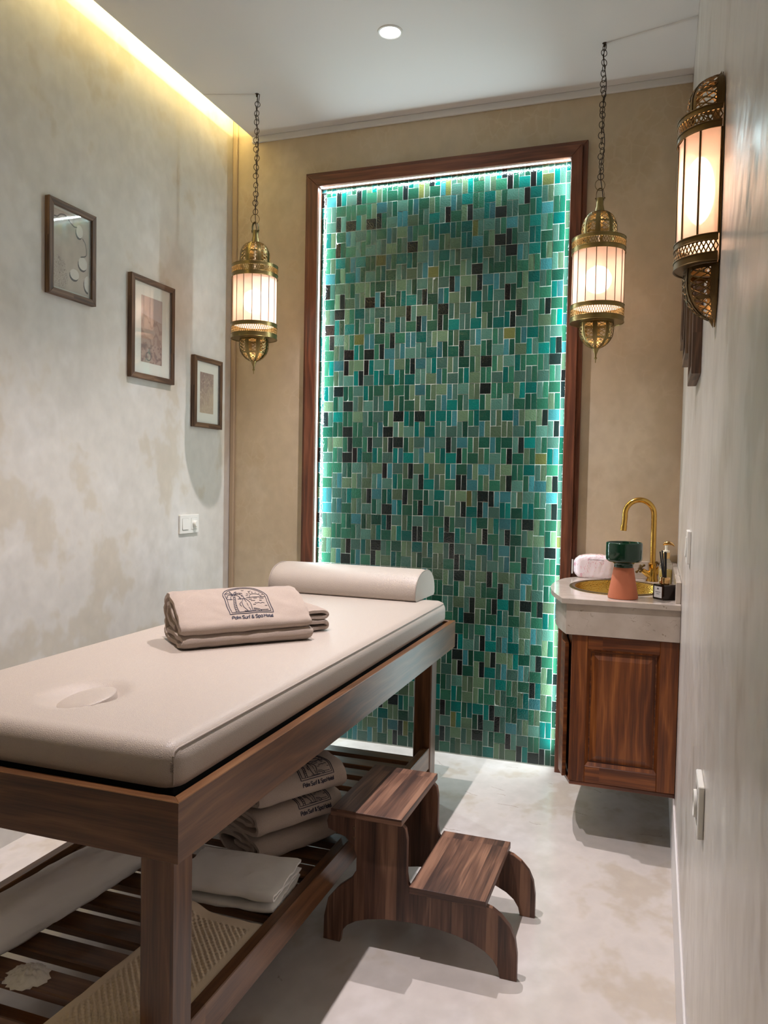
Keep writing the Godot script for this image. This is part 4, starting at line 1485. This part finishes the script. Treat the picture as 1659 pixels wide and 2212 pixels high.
func build_towels() -> void:
	var top := 0.748
	var p := pathv([0.15, 0.032, 0.03, 0.032, 0.004, 0.027, 0.004, 0.014, 0.03, 0.010, 0.15, 0.010, 0.182, 0.03, 0.186, 0.08, 0.178, 0.118, 0.145, 0.131, 0.085, 0.108, 0.028, 0.072, 0.002, 0.055, 0.008, 0.046, 0.04, 0.052, 0.1, 0.088, 0.14, 0.108, 0.162, 0.094, 0.16, 0.064, 0.13, 0.055, 0.07, 0.05])
	var t := thing("bath_towel", "folded beige towel with dark palm logo lying on the mattress", "towel", Vector3(0.797, top, 1.6))
	face(t, Vector3(0.665, 0, -0.747))
	var rows := folded(t, "terry_cloth", p, 0.02, 0.37, M.terry, 301, 0.004, 34)
	# the logo starts where the top layer comes over the back
	var i0 := 0
	for i in rows[0].size():
		if rows[10][i].z > -0.14 and rows[10][i].y > 0.11:
			i0 = i
			break
	embroider(t, rows, 0.37, 0.545, i0, 0.125)
	t = thing("hand_towel", "smaller folded beige towel partly hidden behind the logo towel", "towel", Vector3(1.032, top, 1.186))
	face(t, Vector3(-0.75, 0, -0.66))
	t.basis = Basis(Vector3(-0.75, 0, -0.66).normalized(), Vector3.UP, Vector3(-0.75, 0, -0.66).normalized().cross(Vector3.UP))
	folded(t, "terry_cloth", pathv([-0.06, 0.028, -0.01, 0.028, 0.0, 0.022, 0.0, 0.012, -0.01, 0.009, -0.075, 0.009, -0.085, 0.03, -0.075, 0.058, -0.02, 0.062, 0.0, 0.055, 0.0, 0.044, -0.012, 0.042, -0.06, 0.044], -1.0), 0.014, 0.2, M.terry, 311, 0.003)
	# three towels on the shelf
	var names := ["lowest rolled beige towel in the stack on the lower shelf", "middle rolled beige towel with logo in the stack on the lower shelf", "topmost rolled beige towel with logo in the stack on the lower shelf"]
	var y := 0.2065
	for k in 3:
		var q := pathv([0.14, 0.071, 0.07, 0.072, 0.02, 0.062, 0.003, 0.038, 0.012, 0.016, 0.05, 0.0085, 0.17, 0.0085, 0.197, 0.028, 0.17, 0.05, 0.09, 0.055, 0.032, 0.05, 0.024, 0.038, 0.05, 0.033, 0.12, 0.034], 1.0, [0.93, 0.93, 1.0][k])
		t = thing("rolled_towel", names[k], "towel", Vector3(1.028 + [0.0, 0.005, 0.014][k], y, 1.59 + [0.0, 0.02, 0.03][k]), "rolled towels on the lower shelf")
		face(t, Vector3(0.44 + 0.04 * k, 0, -0.88))
		var rw := folded(t, "terry_cloth", q, 0.0165, 0.275, M.terry, 330 + 9 * k, 0.004, 24)
		if k > 0:
			var j0 := 0
			for i in rw[0].size():
				if rw[10][i].z > -0.105 and rw[10][i].y > 0.05:
					j0 = i
					break
			embroider(t, rw, 0.275, 0.66, j0, 0.105)
		y += 0.0785
	# white sheet roll
	t = thing("sheet_roll", "long loose roll of white sheeting along the left of the lower shelf", "sheet roll", Vector3(0.745, 0.2065, 1.62))
	var n := noise(350, 1.0, 3)
	var rws := []
	for j in 41:
		var f := j / 40.0
		var row := PackedVector3Array()
		for i in 36:
			var an := TAU * i / 36.0
			var r := 0.056 * (1.0 + 0.12 * n.get_noise_2d(f * 3.0 + an * 1.2, an * 2.0) + 0.06 * sin(an * 3.0 + f * 5.0))
			row.append(Vector3(-0.075 * f + cos(an) * r, maxf(0.0, 0.056 + sin(an) * r * 0.98), f * 0.56))
		rws.append(row)
	var b := MB.new()
	b.grid(rws, true, false)
	b.fan(rws[0], Vector3.FORWARD)
	b.fan(rws[40], Vector3.BACK)
	obj("cloth", b, M.white_cotton, t)
	# folded white cloth
	t = thing("folded_cloth", "folded white cloth lying in front of the rolled towels on the lower shelf", "cloth", Vector3(0.9, 0.2065, 1.8))
	face(t, Vector3(0.985, 0, -0.1))
	folded(t, "cotton", pathv([0.19, 0.006, 0.03, 0.005, 0.004, 0.009, 0.004, 0.015, 0.03, 0.018, 0.17, 0.019, 0.195, 0.023, 0.17, 0.029, 0.03, 0.03, 0.002, 0.036, 0.006, 0.043, 0.04, 0.044, 0.12, 0.046, 0.19, 0.04]), 0.0085, 0.262, M.white_cotton, 361, 0.005)
	# bath mat
	t = thing("bath_mat", "beige waffle bath mat spread on the near end of the lower shelf", "bath mat", Vector3(1.07, 0.2065, 2.0))
	var nx := 84
	var nz := 110
	rws = []
	var low := []
	for j in nz + 1:
		var row := PackedVector3Array()
		var rl := PackedVector3Array()
		for i in nx + 1:
			var u := float(i) / nx
			var v := float(j) / nz
			var x := lerpf(-0.105, 0.09, u) - 0.03 * v * (1.0 - u)
			var z := lerpf(-0.185, 0.28, v)
			if z > 0.14: x = minf(x, 0.05)
			var e := minf(minf(u * 0.2, (1.0 - u) * 0.2), v * 0.46)
			var w := smoothstep(0.018, 0.024, e) if v * 0.46 > 0.03 else 0.0
			var hgt := 0.008 + 0.0035 * w * sin(x * 430.0) * sin(z * 400.0) + 0.003 * n.get_noise_2d(x * 9.0, z * 9.0)
			hgt += 0.022 * exp(-pow((u - 0.08) / 0.16, 2.0)) * (1.0 - smoothstep(0.0, 0.25, v))
			var q := minf(e / 0.006, 1.0)
			row.append(Vector3(x, 0.0005 + hgt * (0.35 + 0.65 * sqrt(q)), z))
			rl.append(Vector3(x, 0.0003 + maxf(0.0, hgt - 0.012), z))
		rws.append(row)
		low.append(rl)
	b = MB.new()
	b.grid(rws)
	b.grid(low, false, false, 1, 1, true)
	for j in nz:
		b.quad(rws[j][nx], rws[j + 1][nx], low[j + 1][nx], low[j][nx], Vector3.RIGHT)
		b.quad(rws[j][0], rws[j + 1][0], low[j + 1][0], low[j][0], Vector3.LEFT)
	for i in nx:
		b.quad(rws[0][i], rws[0][i + 1], low[0][i + 1], low[0][i], Vector3.FORWARD)
		b.quad(rws[nz][i], rws[nz][i + 1], low[nz][i + 1], low[nz][i], Vector3.BACK)
	obj("waffle_cloth", b, M.mat_cotton, t)
	# crumpled cloth
	t = thing("crumpled_cloth", "crumpled scrap of white cloth on the shelf slats beside the sheet roll", "cloth", Vector3(0.806, 0.2065, 2.135))
	rws = []
	for j in 15:
		var f := j / 14.0
		var row := PackedVector3Array()
		for i in 40:
			var an := TAU * i / 40.0
			var r := 0.046 * f * (1.0 + 0.22 * n.get_noise_2d(cos(an) * 4.0 + 3.0, sin(an) * 4.0) + 0.12 * n.get_noise_2d(cos(an) * 14.0, sin(an) * 14.0))
			row.append(Vector3(cos(an) * r, maxf(0.0, (0.02 * (1.0 - f * f) + 0.006 * n.get_noise_2d(cos(an) * r * 70.0, sin(an) * r * 70.0)) * (1.0 - pow(f, 6.0))), sin(an) * r * 0.85))
		rws.append(row)
	b = MB.new()
	b.grid(rws, true, false, 1, 1, true)
	b.fan(rws[14], Vector3.DOWN)
	obj("cotton", b, M.white_cotton, t)

# ------------------------------------------------------------------ stool
func build_stool() -> void:
	var base := Vector3(1.416, 0, 1.331)
	var t := thing("step_stool", "two-step brown laminate stool with arched sides beside the massage table", "step stool", base)
	var side := pathv([1.162, 0.0, 1.163, 0.061, 1.174, 0.111, 1.201, 0.145, 1.238, 0.175, 1.251, 0.197, 1.251, 0.234, 1.241, 0.26, 1.219, 0.28, 1.188, 0.289, 1.171, 0.296, 1.167, 0.314, 1.172, 0.33, 1.18, 0.337, 1.37, 0.337, 1.382, 0.326, 1.387, 0.3, 1.387, 0.213, 1.391, 0.188, 1.4, 0.174, 1.412, 0.172, 1.588, 0.172, 1.606, 0.167, 1.628, 0.153, 1.65, 0.13, 1.663, 0.102, 1.669, 0.064, 1.669, 0.0, 1.628, 0.0, 1.623, 0.022, 1.61, 0.042, 1.589, 0.058, 1.56, 0.071, 1.517, 0.082, 1.462, 0.089, 1.402, 0.09, 1.33, 0.084, 1.285, 0.075, 1.252, 0.063, 1.228, 0.048, 1.213, 0.029, 1.209, 0.0])
	for z in [1.176, 1.47]:
		var b := MB.new()
		prism(b, side, Vector3(0, 0, z) - base, Vector3.RIGHT, Vector3.UP, Vector3(0, 0, 0.016), 0.0012, true, Vector2(0.1, z))
		obj("side_panel", b, M.stool_laminate, t)
	for s in [[1.183, 1.376, 0.3372], [1.398, 1.593, 0.1722]]:
		var b := MB.new()
		box(b, Vector3(s[0], s[2], 1.162), Vector3(s[1], s[2] + 0.018, 1.5), 0.0012, 2, Transform3D(Basis(), -base), Vector2(0, s[0]))
		obj("tread", b, M.stool_laminate, t)
		b = MB.new()
		box(b, Vector3(s[0] + 0.07, s[2] - 0.05, 1.192), Vector3(s[0] + 0.086, s[2], 1.47), 0.001, 2, Transform3D(Basis(), -base))
		obj("tread_support", b, M.stool_laminate, t)
	for y in [0.306, 0.28]:
		var b := MB.new()
		lathe(b, PackedVector2Array([Vector2(0.0, 0.0006), Vector2(0.0045, 0.0006), Vector2(0.0052, 0.0)]), 14, 0, TAU, Transform3D(Basis(Vector3.RIGHT, PI / 2), Vector3(1.243, y, 1.486) - base))
		obj("screw_cap", b, M.picture_wood, t)

# ------------------------------------------------------------------ vanity
func build_vanity() -> void:
	var wall := ROOM_W - 0.001
	var t := thing("vanity_cabinet", "small wall-hung pine cabinet with a raised panel under the marble counter", "cabinet", Vector3(1.85, 0.2, 0.36))
	var base := Vector3(1.85, 0.2, 0.36)
	var X := Transform3D(Basis(), -base)
	var b := MB.new()
	prism(b, pathv([wall, 0.002, wall, 0.672, 1.712, 0.672, 1.69, 0.62, 1.672, 0.52, 1.665, 0.4, 1.668, 0.2, 1.68, 0.002]), Vector3(0, 0.212, 0) - base, Vector3.RIGHT, Vector3(0, 0, 1), Vector3(0, 0.492, 0), 0.0)
	obj("carcass", b, M.pine, t)
	var fz := 0.672
	b = MB.new()
	for s in [[1.70, 1.752], [1.978, wall]]:
		b = MB.new()
		box(b, Vector3(s[0], 0.214, fz), Vector3(s[1], 0.704, fz + 0.018), 0.0015, 1, X, Vector2(-0.2, s[0]))
		obj("stile", b, M.pine, t)
	for s in [[0.214, 0.27], [0.66, 0.704]]:
		b = MB.new()
		box(b, Vector3(1.752, s[0], fz), Vector3(1.978, s[1], fz + 0.018), 0.0015, 0, X, Vector2(0.3, s[0]))
		obj("rail", b, M.pine, t)
	# moulding and raised field
	var ring := func(x0: float, x1: float, y0: float, y1: float, za: float, i: float, zb: float) -> MB:
		var m := MB.new()
		var o := [Vector3(x0, y0, za), Vector3(x1, y0, za), Vector3(x1, y1, za), Vector3(x0, y1, za)]
		var q := [Vector3(x0 + i, y0 + i, zb), Vector3(x1 - i, y0 + i, zb), Vector3(x1 - i, y1 - i, zb), Vector3(x0 + i, y1 - i, zb)]
		for k in 4:
			var j := (k + 1) % 4
			m.quad(o[k] - base, o[j] - base, q[j] - base, q[k] - base, Vector3(0, 0, 1), Vector2(o[k].y, o[k].x), Vector2(o[j].y, o[j].x), Vector2(q[j].y, q[j].x), Vector2(q[k].y, q[k].x))
		return m
	b = ring.call(1.752, 1.978, 0.27, 0.66, fz + 0.014, 0.009, fz + 0.002)
	obj("moulding", b, M.pine, t)
	b = ring.call(1.765, 1.965, 0.283, 0.647, fz + 0.002, 0.022, fz + 0.012)
	b.quad(Vector3(1.787, 0.305, fz + 0.012) - base, Vector3(1.943, 0.305, fz + 0.012) - base, Vector3(1.943, 0.625, fz + 0.012) - base, Vector3(1.787, 0.625, fz + 0.012) - base, Vector3(0, 0, 1), Vector2(0.305, 1.787), Vector2(0.305, 1.943), Vector2(0.625, 1.943), Vector2(0.625, 1.787))
	obj("raised_panel", b, M.pine, t)
	b = MB.new()
	prism(b, pathv([wall, 0.01, wall, 0.686, 1.704, 0.686, 1.68, 0.62, 1.664, 0.5, 1.66, 0.01]), Vector3(0, 0.2, 0) - base, Vector3.RIGHT, Vector3(0, 0, 1), Vector3(0, 0.012, 0), 0.001)
	obj("bottom_board", b, M.frame_wood, t)
	b = MB.new()
	prism(b, pathv([1.688, 0.655, 1.676, 0.66, 1.658, 0.6, 1.646, 0.5, 1.642, 0.4, 1.648, 0.16, 1.664, 0.16, 1.66, 0.4, 1.666, 0.52]), Vector3(0, 0.214, 0) - base, Vector3.RIGHT, Vector3(0, 0, 1), Vector3(0, 0.455, 0), 0.0015, true)
	obj("curved_door", b, M.pine, t)
	# counter
	var cb := Vector3(1.82, 0.706, 0.36)
	t = thing("marble_counter", "cream marble counter with curved front edge and deep apron", "counter", cb)
	var xc := 1.825
	var zc := 0.34
	var ex := 0.165
	var ez := 0.22
	var front := pathv([wall, zc, wall, 0.714, 1.667, 0.716, 1.648, 0.655, 1.628, 0.594, 1.612, 0.535, 1.600, 0.477, 1.592, 0.415, 1.589, zc])
	var back := pathv([1.589, zc, 1.591, 0.27, 1.598, 0.204, 1.612, 0.145, 1.633, 0.1, 1.665, 0.06, 1.665, 0.001, wall, 0.001, wall, zc])
	for k in 25:
		var an := PI - PI * k / 24.0
		front.append(Vector2(xc + ex * cos(an), zc + ez * sin(an)))
		back.append(Vector2(xc + ex * cos(PI * k / 24.0), zc - ez * sin(PI * k / 24.0)))
	b = MB.new()
	prism(b, front, Vector3(0, 0.81, 0) - cb, Vector3.RIGHT, Vector3(0, 0, 1), Vector3(0, 0.016, 0))
	prism(b, back, Vector3(0, 0.81, 0) - cb, Vector3.RIGHT, Vector3(0, 0, 1), Vector3(0, 0.016, 0))
	obj("slab", b, M.marble, t)
	b = MB.new()
	prism(b, pathv([wall, 0.682, wall, 0.702, 1.681, 0.702, 1.665, 0.66, 1.645, 0.6, 1.628, 0.53, 1.616, 0.46, 1.609, 0.39, 1.608, 0.32, 1.613, 0.24, 1.625, 0.16, 1.645, 0.1, 1.67, 0.06, 1.69, 0.06, 1.665, 0.11, 1.645, 0.17, 1.633, 0.24, 1.628, 0.32, 1.629, 0.39, 1.636, 0.46, 1.648, 0.53, 1.664, 0.595, 1.684, 0.655, 1.697, 0.682]), Vector3(0, 0.706, 0) - cb, Vector3.RIGHT, Vector3(0, 0, 1), Vector3(0, 0.104, 0), 0.001)
	obj("apron", b, M.marble, t)
	t = thing("marble_upstand", "low cream marble strip standing along the back wall behind the tap", "upstand", cb, "marble upstands on the counter")
	b = MB.new()
	box(b, Vector3(1.665, 0.826, 0.001), Vector3(wall, 0.897, 0.016), 0.0015, 0, Transform3D(Basis(), -cb))
	obj("strip", b, M.marble, t)
	t = thing("marble_upstand", "low cream marble strip along the right wall beside the basin", "upstand", cb, "marble upstands on the counter")
	b = MB.new()
	box(b, Vector3(wall - 0.016, 0.826, 0.016), Vector3(wall, 0.897, 0.47), 0.0015, 2, Transform3D(Basis(), -cb))
	obj("strip", b, M.marble, t)
	t = thing("marble_upstand", "low cream marble strip at the front end by the scent bottle", "upstand", cb, "marble upstands on the counter")
	b = MB.new()
	box(b, Vector3(wall - 0.0165, 0.826, 0.4715), Vector3(wall, 0.895, 0.67), 0.0015, 2, Transform3D(Basis(), -cb))
	obj("strip", b, M.marble, t)
	# basin
	t = thing("brass_basin", "oval hammered brass basin set into the marble counter", "basin", Vector3(xc, 0.826, zc))
	var S := Transform3D(Basis.from_scale(Vector3(1, 1, 0.23 / 0.172)), Vector3.ZERO)
	b = MB.new()
	lathe(b, PackedVector2Array([Vector2(0.0, -0.115), Vector2(0.06, -0.112), Vector2(0.105, -0.095), Vector2(0.135, -0.06), Vector2(0.148, -0.02), Vector2(0.152, 0.0012)]), 64, 0, TAU, S)
	obj("bowl", b, M.hammered_brass, t)
	b = MB.new()
	lathe(b, PackedVector2Array([Vector2(0.152, 0.0012), Vector2(0.156, 0.0035), Vector2(0.166, 0.0035), Vector2(0.171, 0.0018), Vector2(0.172, 0.0)]), 64, 0, TAU, S)
	obj("rim", b, M.old_brass, t)
	# faucet
	var fp := Vector3(1.944, 0.826, 0.078)
	t = thing("brass_faucet", "polished brass swan neck tap with cross handles behind the basin", "faucet", fp)
	b = MB.new()
	lathe(b, PackedVector2Array([Vector2(0.024, 0.0), Vector2(0.024, 0.004), Vector2(0.019, 0.012), Vector2(0.018, 0.03), Vector2(0.0145, 0.042), Vector2(0.0135, 0.058), Vector2(0.0155, 0.062), Vector2(0.0155, 0.07), Vector2(0.0115, 0.073)]), 28)
	obj("body", b, M.polished_brass, t)
	b = MB.new()
	var sp := PackedVector3Array([Vector3(0, 0.06, 0), Vector3(0, 0.15, 0), Vector3(0, 0.25, 0)])
	for k in range(1, 15):
		var an := PI * 1.06 * k / 14.0
		sp.append(Vector3(-0.055 + cos(an) * 0.055, 0.262 + sin(an) * 0.058, sin(an * 0.5) * 0.012))
	sp.append(sp[sp.size() - 1] + Vector3(-0.004, -0.045, 0.002))
	tube(b, smooth3(sp, 2), 0.0108, 16)
	obj("spout", b, M.polished_brass, t)
	b = MB.new()
	var en := sp[sp.size() - 1]
	tube(b, PackedVector3Array([en + Vector3(0.0008, 0.012, 0), en + Vector3(-0.001, -0.01, 0.001)]), 0.0124, 16)
	obj("spout_tip", b, M.polished_brass, t)
	for s in [-1.0, 1.0]:
		var valve := group_node("valve", t)
		var dir := (Vector3(-0.8, 0.62, 0.3) if s < 0 else Vector3(0.5, 0.75, -0.25)).normalized()
		b = MB.new()
		tube(b, PackedVector3Array([Vector3(0, 0.014, 0), Vector3(0, 0.014, 0) + dir * 0.034, Vector3(0, 0.014, 0) + dir * 0.05]), [0.0125, 0.0115, 0.0085], 14)
		obj("valve_arm", b, M.polished_brass, valve)
		b = MB.new()
		var c := Vector3(0, 0.014, 0) + dir * 0.06
		tube(b, PackedVector3Array([c - dir * 0.012, c + dir * 0.006]), 0.006, 12)
		var u := dir.cross(Vector3.UP).normalized()
		var v := dir.cross(u)
		for k in 4:
			var an := PI / 4 + PI / 2 * k + 0.25
			var d := u * cos(an) + v * sin(an)
			tube(b, PackedVector3Array([c, c + d * 0.015, c + d * 0.019, c + d * 0.023, c + d * 0.0255]), [0.0032, 0.0034, 0.0055, 0.0055, 0.002], 10)
		obj("cross_handle", b, M.old_brass, valve)
	# cup on a foot
	t = thing("footed_cup", "dark green glazed cup on a terracotta cone foot at the counter edge", "cup", Vector3(1.855, 0.826, 0.62))
	b = MB.new()
	lathe(b, pathv([0.0, 0.0, 0.046, 0.0, 0.0485, 0.002, 0.0488, 0.006, 0.0325, 0.1, 0.031, 0.104]), 48)
	obj("clay_foot", b, M.terracotta, t)
	b = MB.new()
	lathe(b, pathv([0.0315, 0.101, 0.0305, 0.106, 0.031, 0.114, 0.036, 0.12, 0.05, 0.1225, 0.0565, 0.127, 0.0585, 0.134, 0.0585, 0.182, 0.0575, 0.186, 0.0555, 0.187, 0.0535, 0.184, 0.0525, 0.15, 0.048, 0.142, 0.0, 0.14]), 56, 0, TAU, Transform3D(), 0.55)
	obj("glazed_bowl", b, M.green_glaze, t)
	# reed diffuser
	t = thing("reed_diffuser", "square dark glass scent bottle with black reeds at the counter corner", "diffuser", Vector3(1.985, 0.826, 0.583))
	t.rotation.y = -0.85
	b = MB.new()
	box(b, Vector3(-0.0265, 0.0, -0.0265), Vector3(0.0265, 0.05, 0.0265), 0.003, 1)
	obj("bottle", b, M.dark_glass, t)
	b = MB.new()
	lathe(b, pathv([0.0155, 0.0502, 0.0165, 0.054, 0.0175, 0.072, 0.0165, 0.0735, 0.0, 0.0735]), 28)
	obj("gold_collar", b, M.gold_cap, t)
	for k in 7:
		var an := TAU * k / 7.0
		b = MB.new()
		var lean := Vector3(cos(an) * 0.006 - 0.012, 0, sin(an) * 0.006)
		tube(b, PackedVector3Array([Vector3(cos(an) * 0.004, 0.06, sin(an) * 0.004), Vector3(cos(an) * 0.004, 0.158 + 0.003 * sin(k * 2.0), sin(an) * 0.004) + lean]), 0.0022, 6)
		obj("reed", b, M.black_reed, t)
	b = MB.new()
	box(b, Vector3(-0.018, 0.007, 0.0265), Vector3(0.018, 0.044, 0.0268), 0.0, 0)
	var lab := obj("label", b, M.label_paper, t)
	b = MB.new()
	for q in [[0.034, 0.008, 0.005], [0.025, 0.024, 0.0018], [0.0205, 0.018, 0.001], [0.0175, 0.013, 0.001]]:
		box(b, Vector3(-q[1] * 0.5, q[0], 0.0268), Vector3(q[1] * 0.5, q[0] + q[2], 0.02695), 0.0, 0)
	obj("printed_lines", b, M.label_ink, lab)
	# soap
	t = thing("soap_dispenser", "clear soap bottle with yellow liquid and brass pump in the counter corner", "soap dispenser", Vector3(1.992, 0.826, 0.16))
	b = MB.new()
	t.scale = Vector3(0.98, 1.16, 0.98)
	lathe(b, pathv([0.0, 0.001, 0.0245, 0.001, 0.0262, 0.004, 0.0264, 0.05, 0.025, 0.062, 0.019, 0.076, 0.0125, 0.084, 0.0125, 0.09]), 36)
	obj("glass_bottle", b, M.clear_glass, t)
	b = MB.new()
	lathe(b, pathv([0.0, 0.003, 0.0228, 0.003, 0.0245, 0.006, 0.0246, 0.05, 0.0, 0.05]), 36)
	obj("liquid", b, M.soap_liquid, t)
	b = MB.new()
	lathe(b, pathv([0.0145, 0.086, 0.0148, 0.104, 0.0138, 0.106, 0.0, 0.106]), 28)
	obj("collar", b, M.gold_cap, t)
	b = MB.new()
	lathe(b, pathv([0.0128, 0.106, 0.0128, 0.112, 0.006, 0.113, 0.0048, 0.118, 0.0062, 0.13, 0.0, 0.13]), 24)
	obj("pump_stem", b, M.pump_plastic, t)
	b = MB.new()
	tube(b, PackedVector3Array([Vector3(-0.013, 0.131, 0.0), Vector3(-0.004, 0.135, 0.0), Vector3(0.01, 0.1375, 0.002), Vector3(0.022, 0.134, 0.004), Vector3(0.03, 0.128, 0.006)]), [0.002, 0.006, 0.0068, 0.0042, 0.0016], 12)
	obj("nozzle", b, M.gold_cap, t)
	# tissue pack
	t = thing("tissue_pack", "white and pink plastic tissue packet lying against the back wall", "tissue packet", Vector3(1.722, 0.826, 0.064))
	var n := noise(401, 1.0, 3)
	var rows := []
	for j in 27:
		var f := j / 26.0
		var e := minf(f, 1.0 - f) * 26.0
		var s := minf(1.0, 0.18 + 0.82 * sqrt(e / 3.5)) if e < 3.5 else 1.0
		var row := PackedVector3Array()
		for i in 40:
			var an := TAU * i / 40.0
			var cx := signf(cos(an)) * pow(absf(cos(an)), 0.45)
			var sy := signf(sin(an)) * pow(absf(sin(an)), 0.45)
			var x := lerpf(-0.082, 0.085, f)
			var wr := 1.0 + 0.05 * n.get_noise_2d(f * 14.0, an * 2.0)
			var hh := 0.04 + 0.012 * sin(f * PI)
			row.append(Vector3(x, maxf(0.0, 0.044 + sy * hh * (0.45 + 0.55 * s) * wr), cx * 0.038 * s * wr))
		rows.append(row)
	b = MB.new()
	b.grid(rows, true, false, 1.0, 1.0)
	for i in b.t.size():
		b.t[i] = Vector2(b.t[i].y, fposmod(b.t[i].x * 2.0 + 0.25, 1.0))
	b.fan(rows[0], Vector3.LEFT)
	b.fan(rows[26], Vector3.RIGHT)
	obj("plastic_wrap", b, M.tissue_wrap, t)
	b = MB.new()
	tube(b, PackedVector3Array([Vector3(-0.088, 0.012, 0), Vector3(-0.088, 0.07, 0)]), 0.003, 6)
	obj("end_seal", b, M.white_plastic, t)

# ------------------------------------------------------------------ start
var cam_basis := Basis()
var cam_pos := Vector3(1.95424, 1.2, 3.33518)

func _ready() -> void:
	cam_basis = Basis(Vector3.UP, deg_to_rad(19.2464)) * Basis(Vector3.RIGHT, deg_to_rad(-2.2425)) * Basis(Vector3(0, 0, 1), deg_to_rad(1.0882))
	var cam := Camera3D.new()
	cam.name = "camera"
	cam.fov = 66.405
	cam.near = 0.02
	cam.transform = Transform3D(cam_basis, cam_pos)
	add_child(cam)
	cam.current = true
	var env := Environment.new()
	env.background_mode = Environment.BG_COLOR
	env.background_color = Color.BLACK
	env.tonemap_mode = Environment.TONE_MAPPER_LINEAR
	env.tonemap_exposure = 1.0
	env.sdfgi_enabled = true
	env.ssao_enabled = true
	env.ssil_enabled = true
	var we := WorldEnvironment.new()
	we.name = "world_environment"
	we.environment = env
	add_child(we)
	make_materials()
	downlight(1.0, 0.634, "small round recessed downlight glowing in the white ceiling", 4.6)
	downlight(1.0, 1.8, "round recessed downlight in the ceiling above the massage table", 4.6)
	build_room()
	build_tiles()
	build_panel_frame()
	build_table()
	build_mattress()
	build_vanity()
	build_stool()
	pendant(Vector3(0.322, 1.644, 0.371), "pierced brass lantern with frosted panes hanging left of the tile panel", 3)
	pendant(Vector3(1.722, 1.652, 0.332), "pierced brass lantern with frosted panes hanging right of the tile panel", 8)
	sconce()
	build_wall_things()
	build_bolster()
	build_towels()
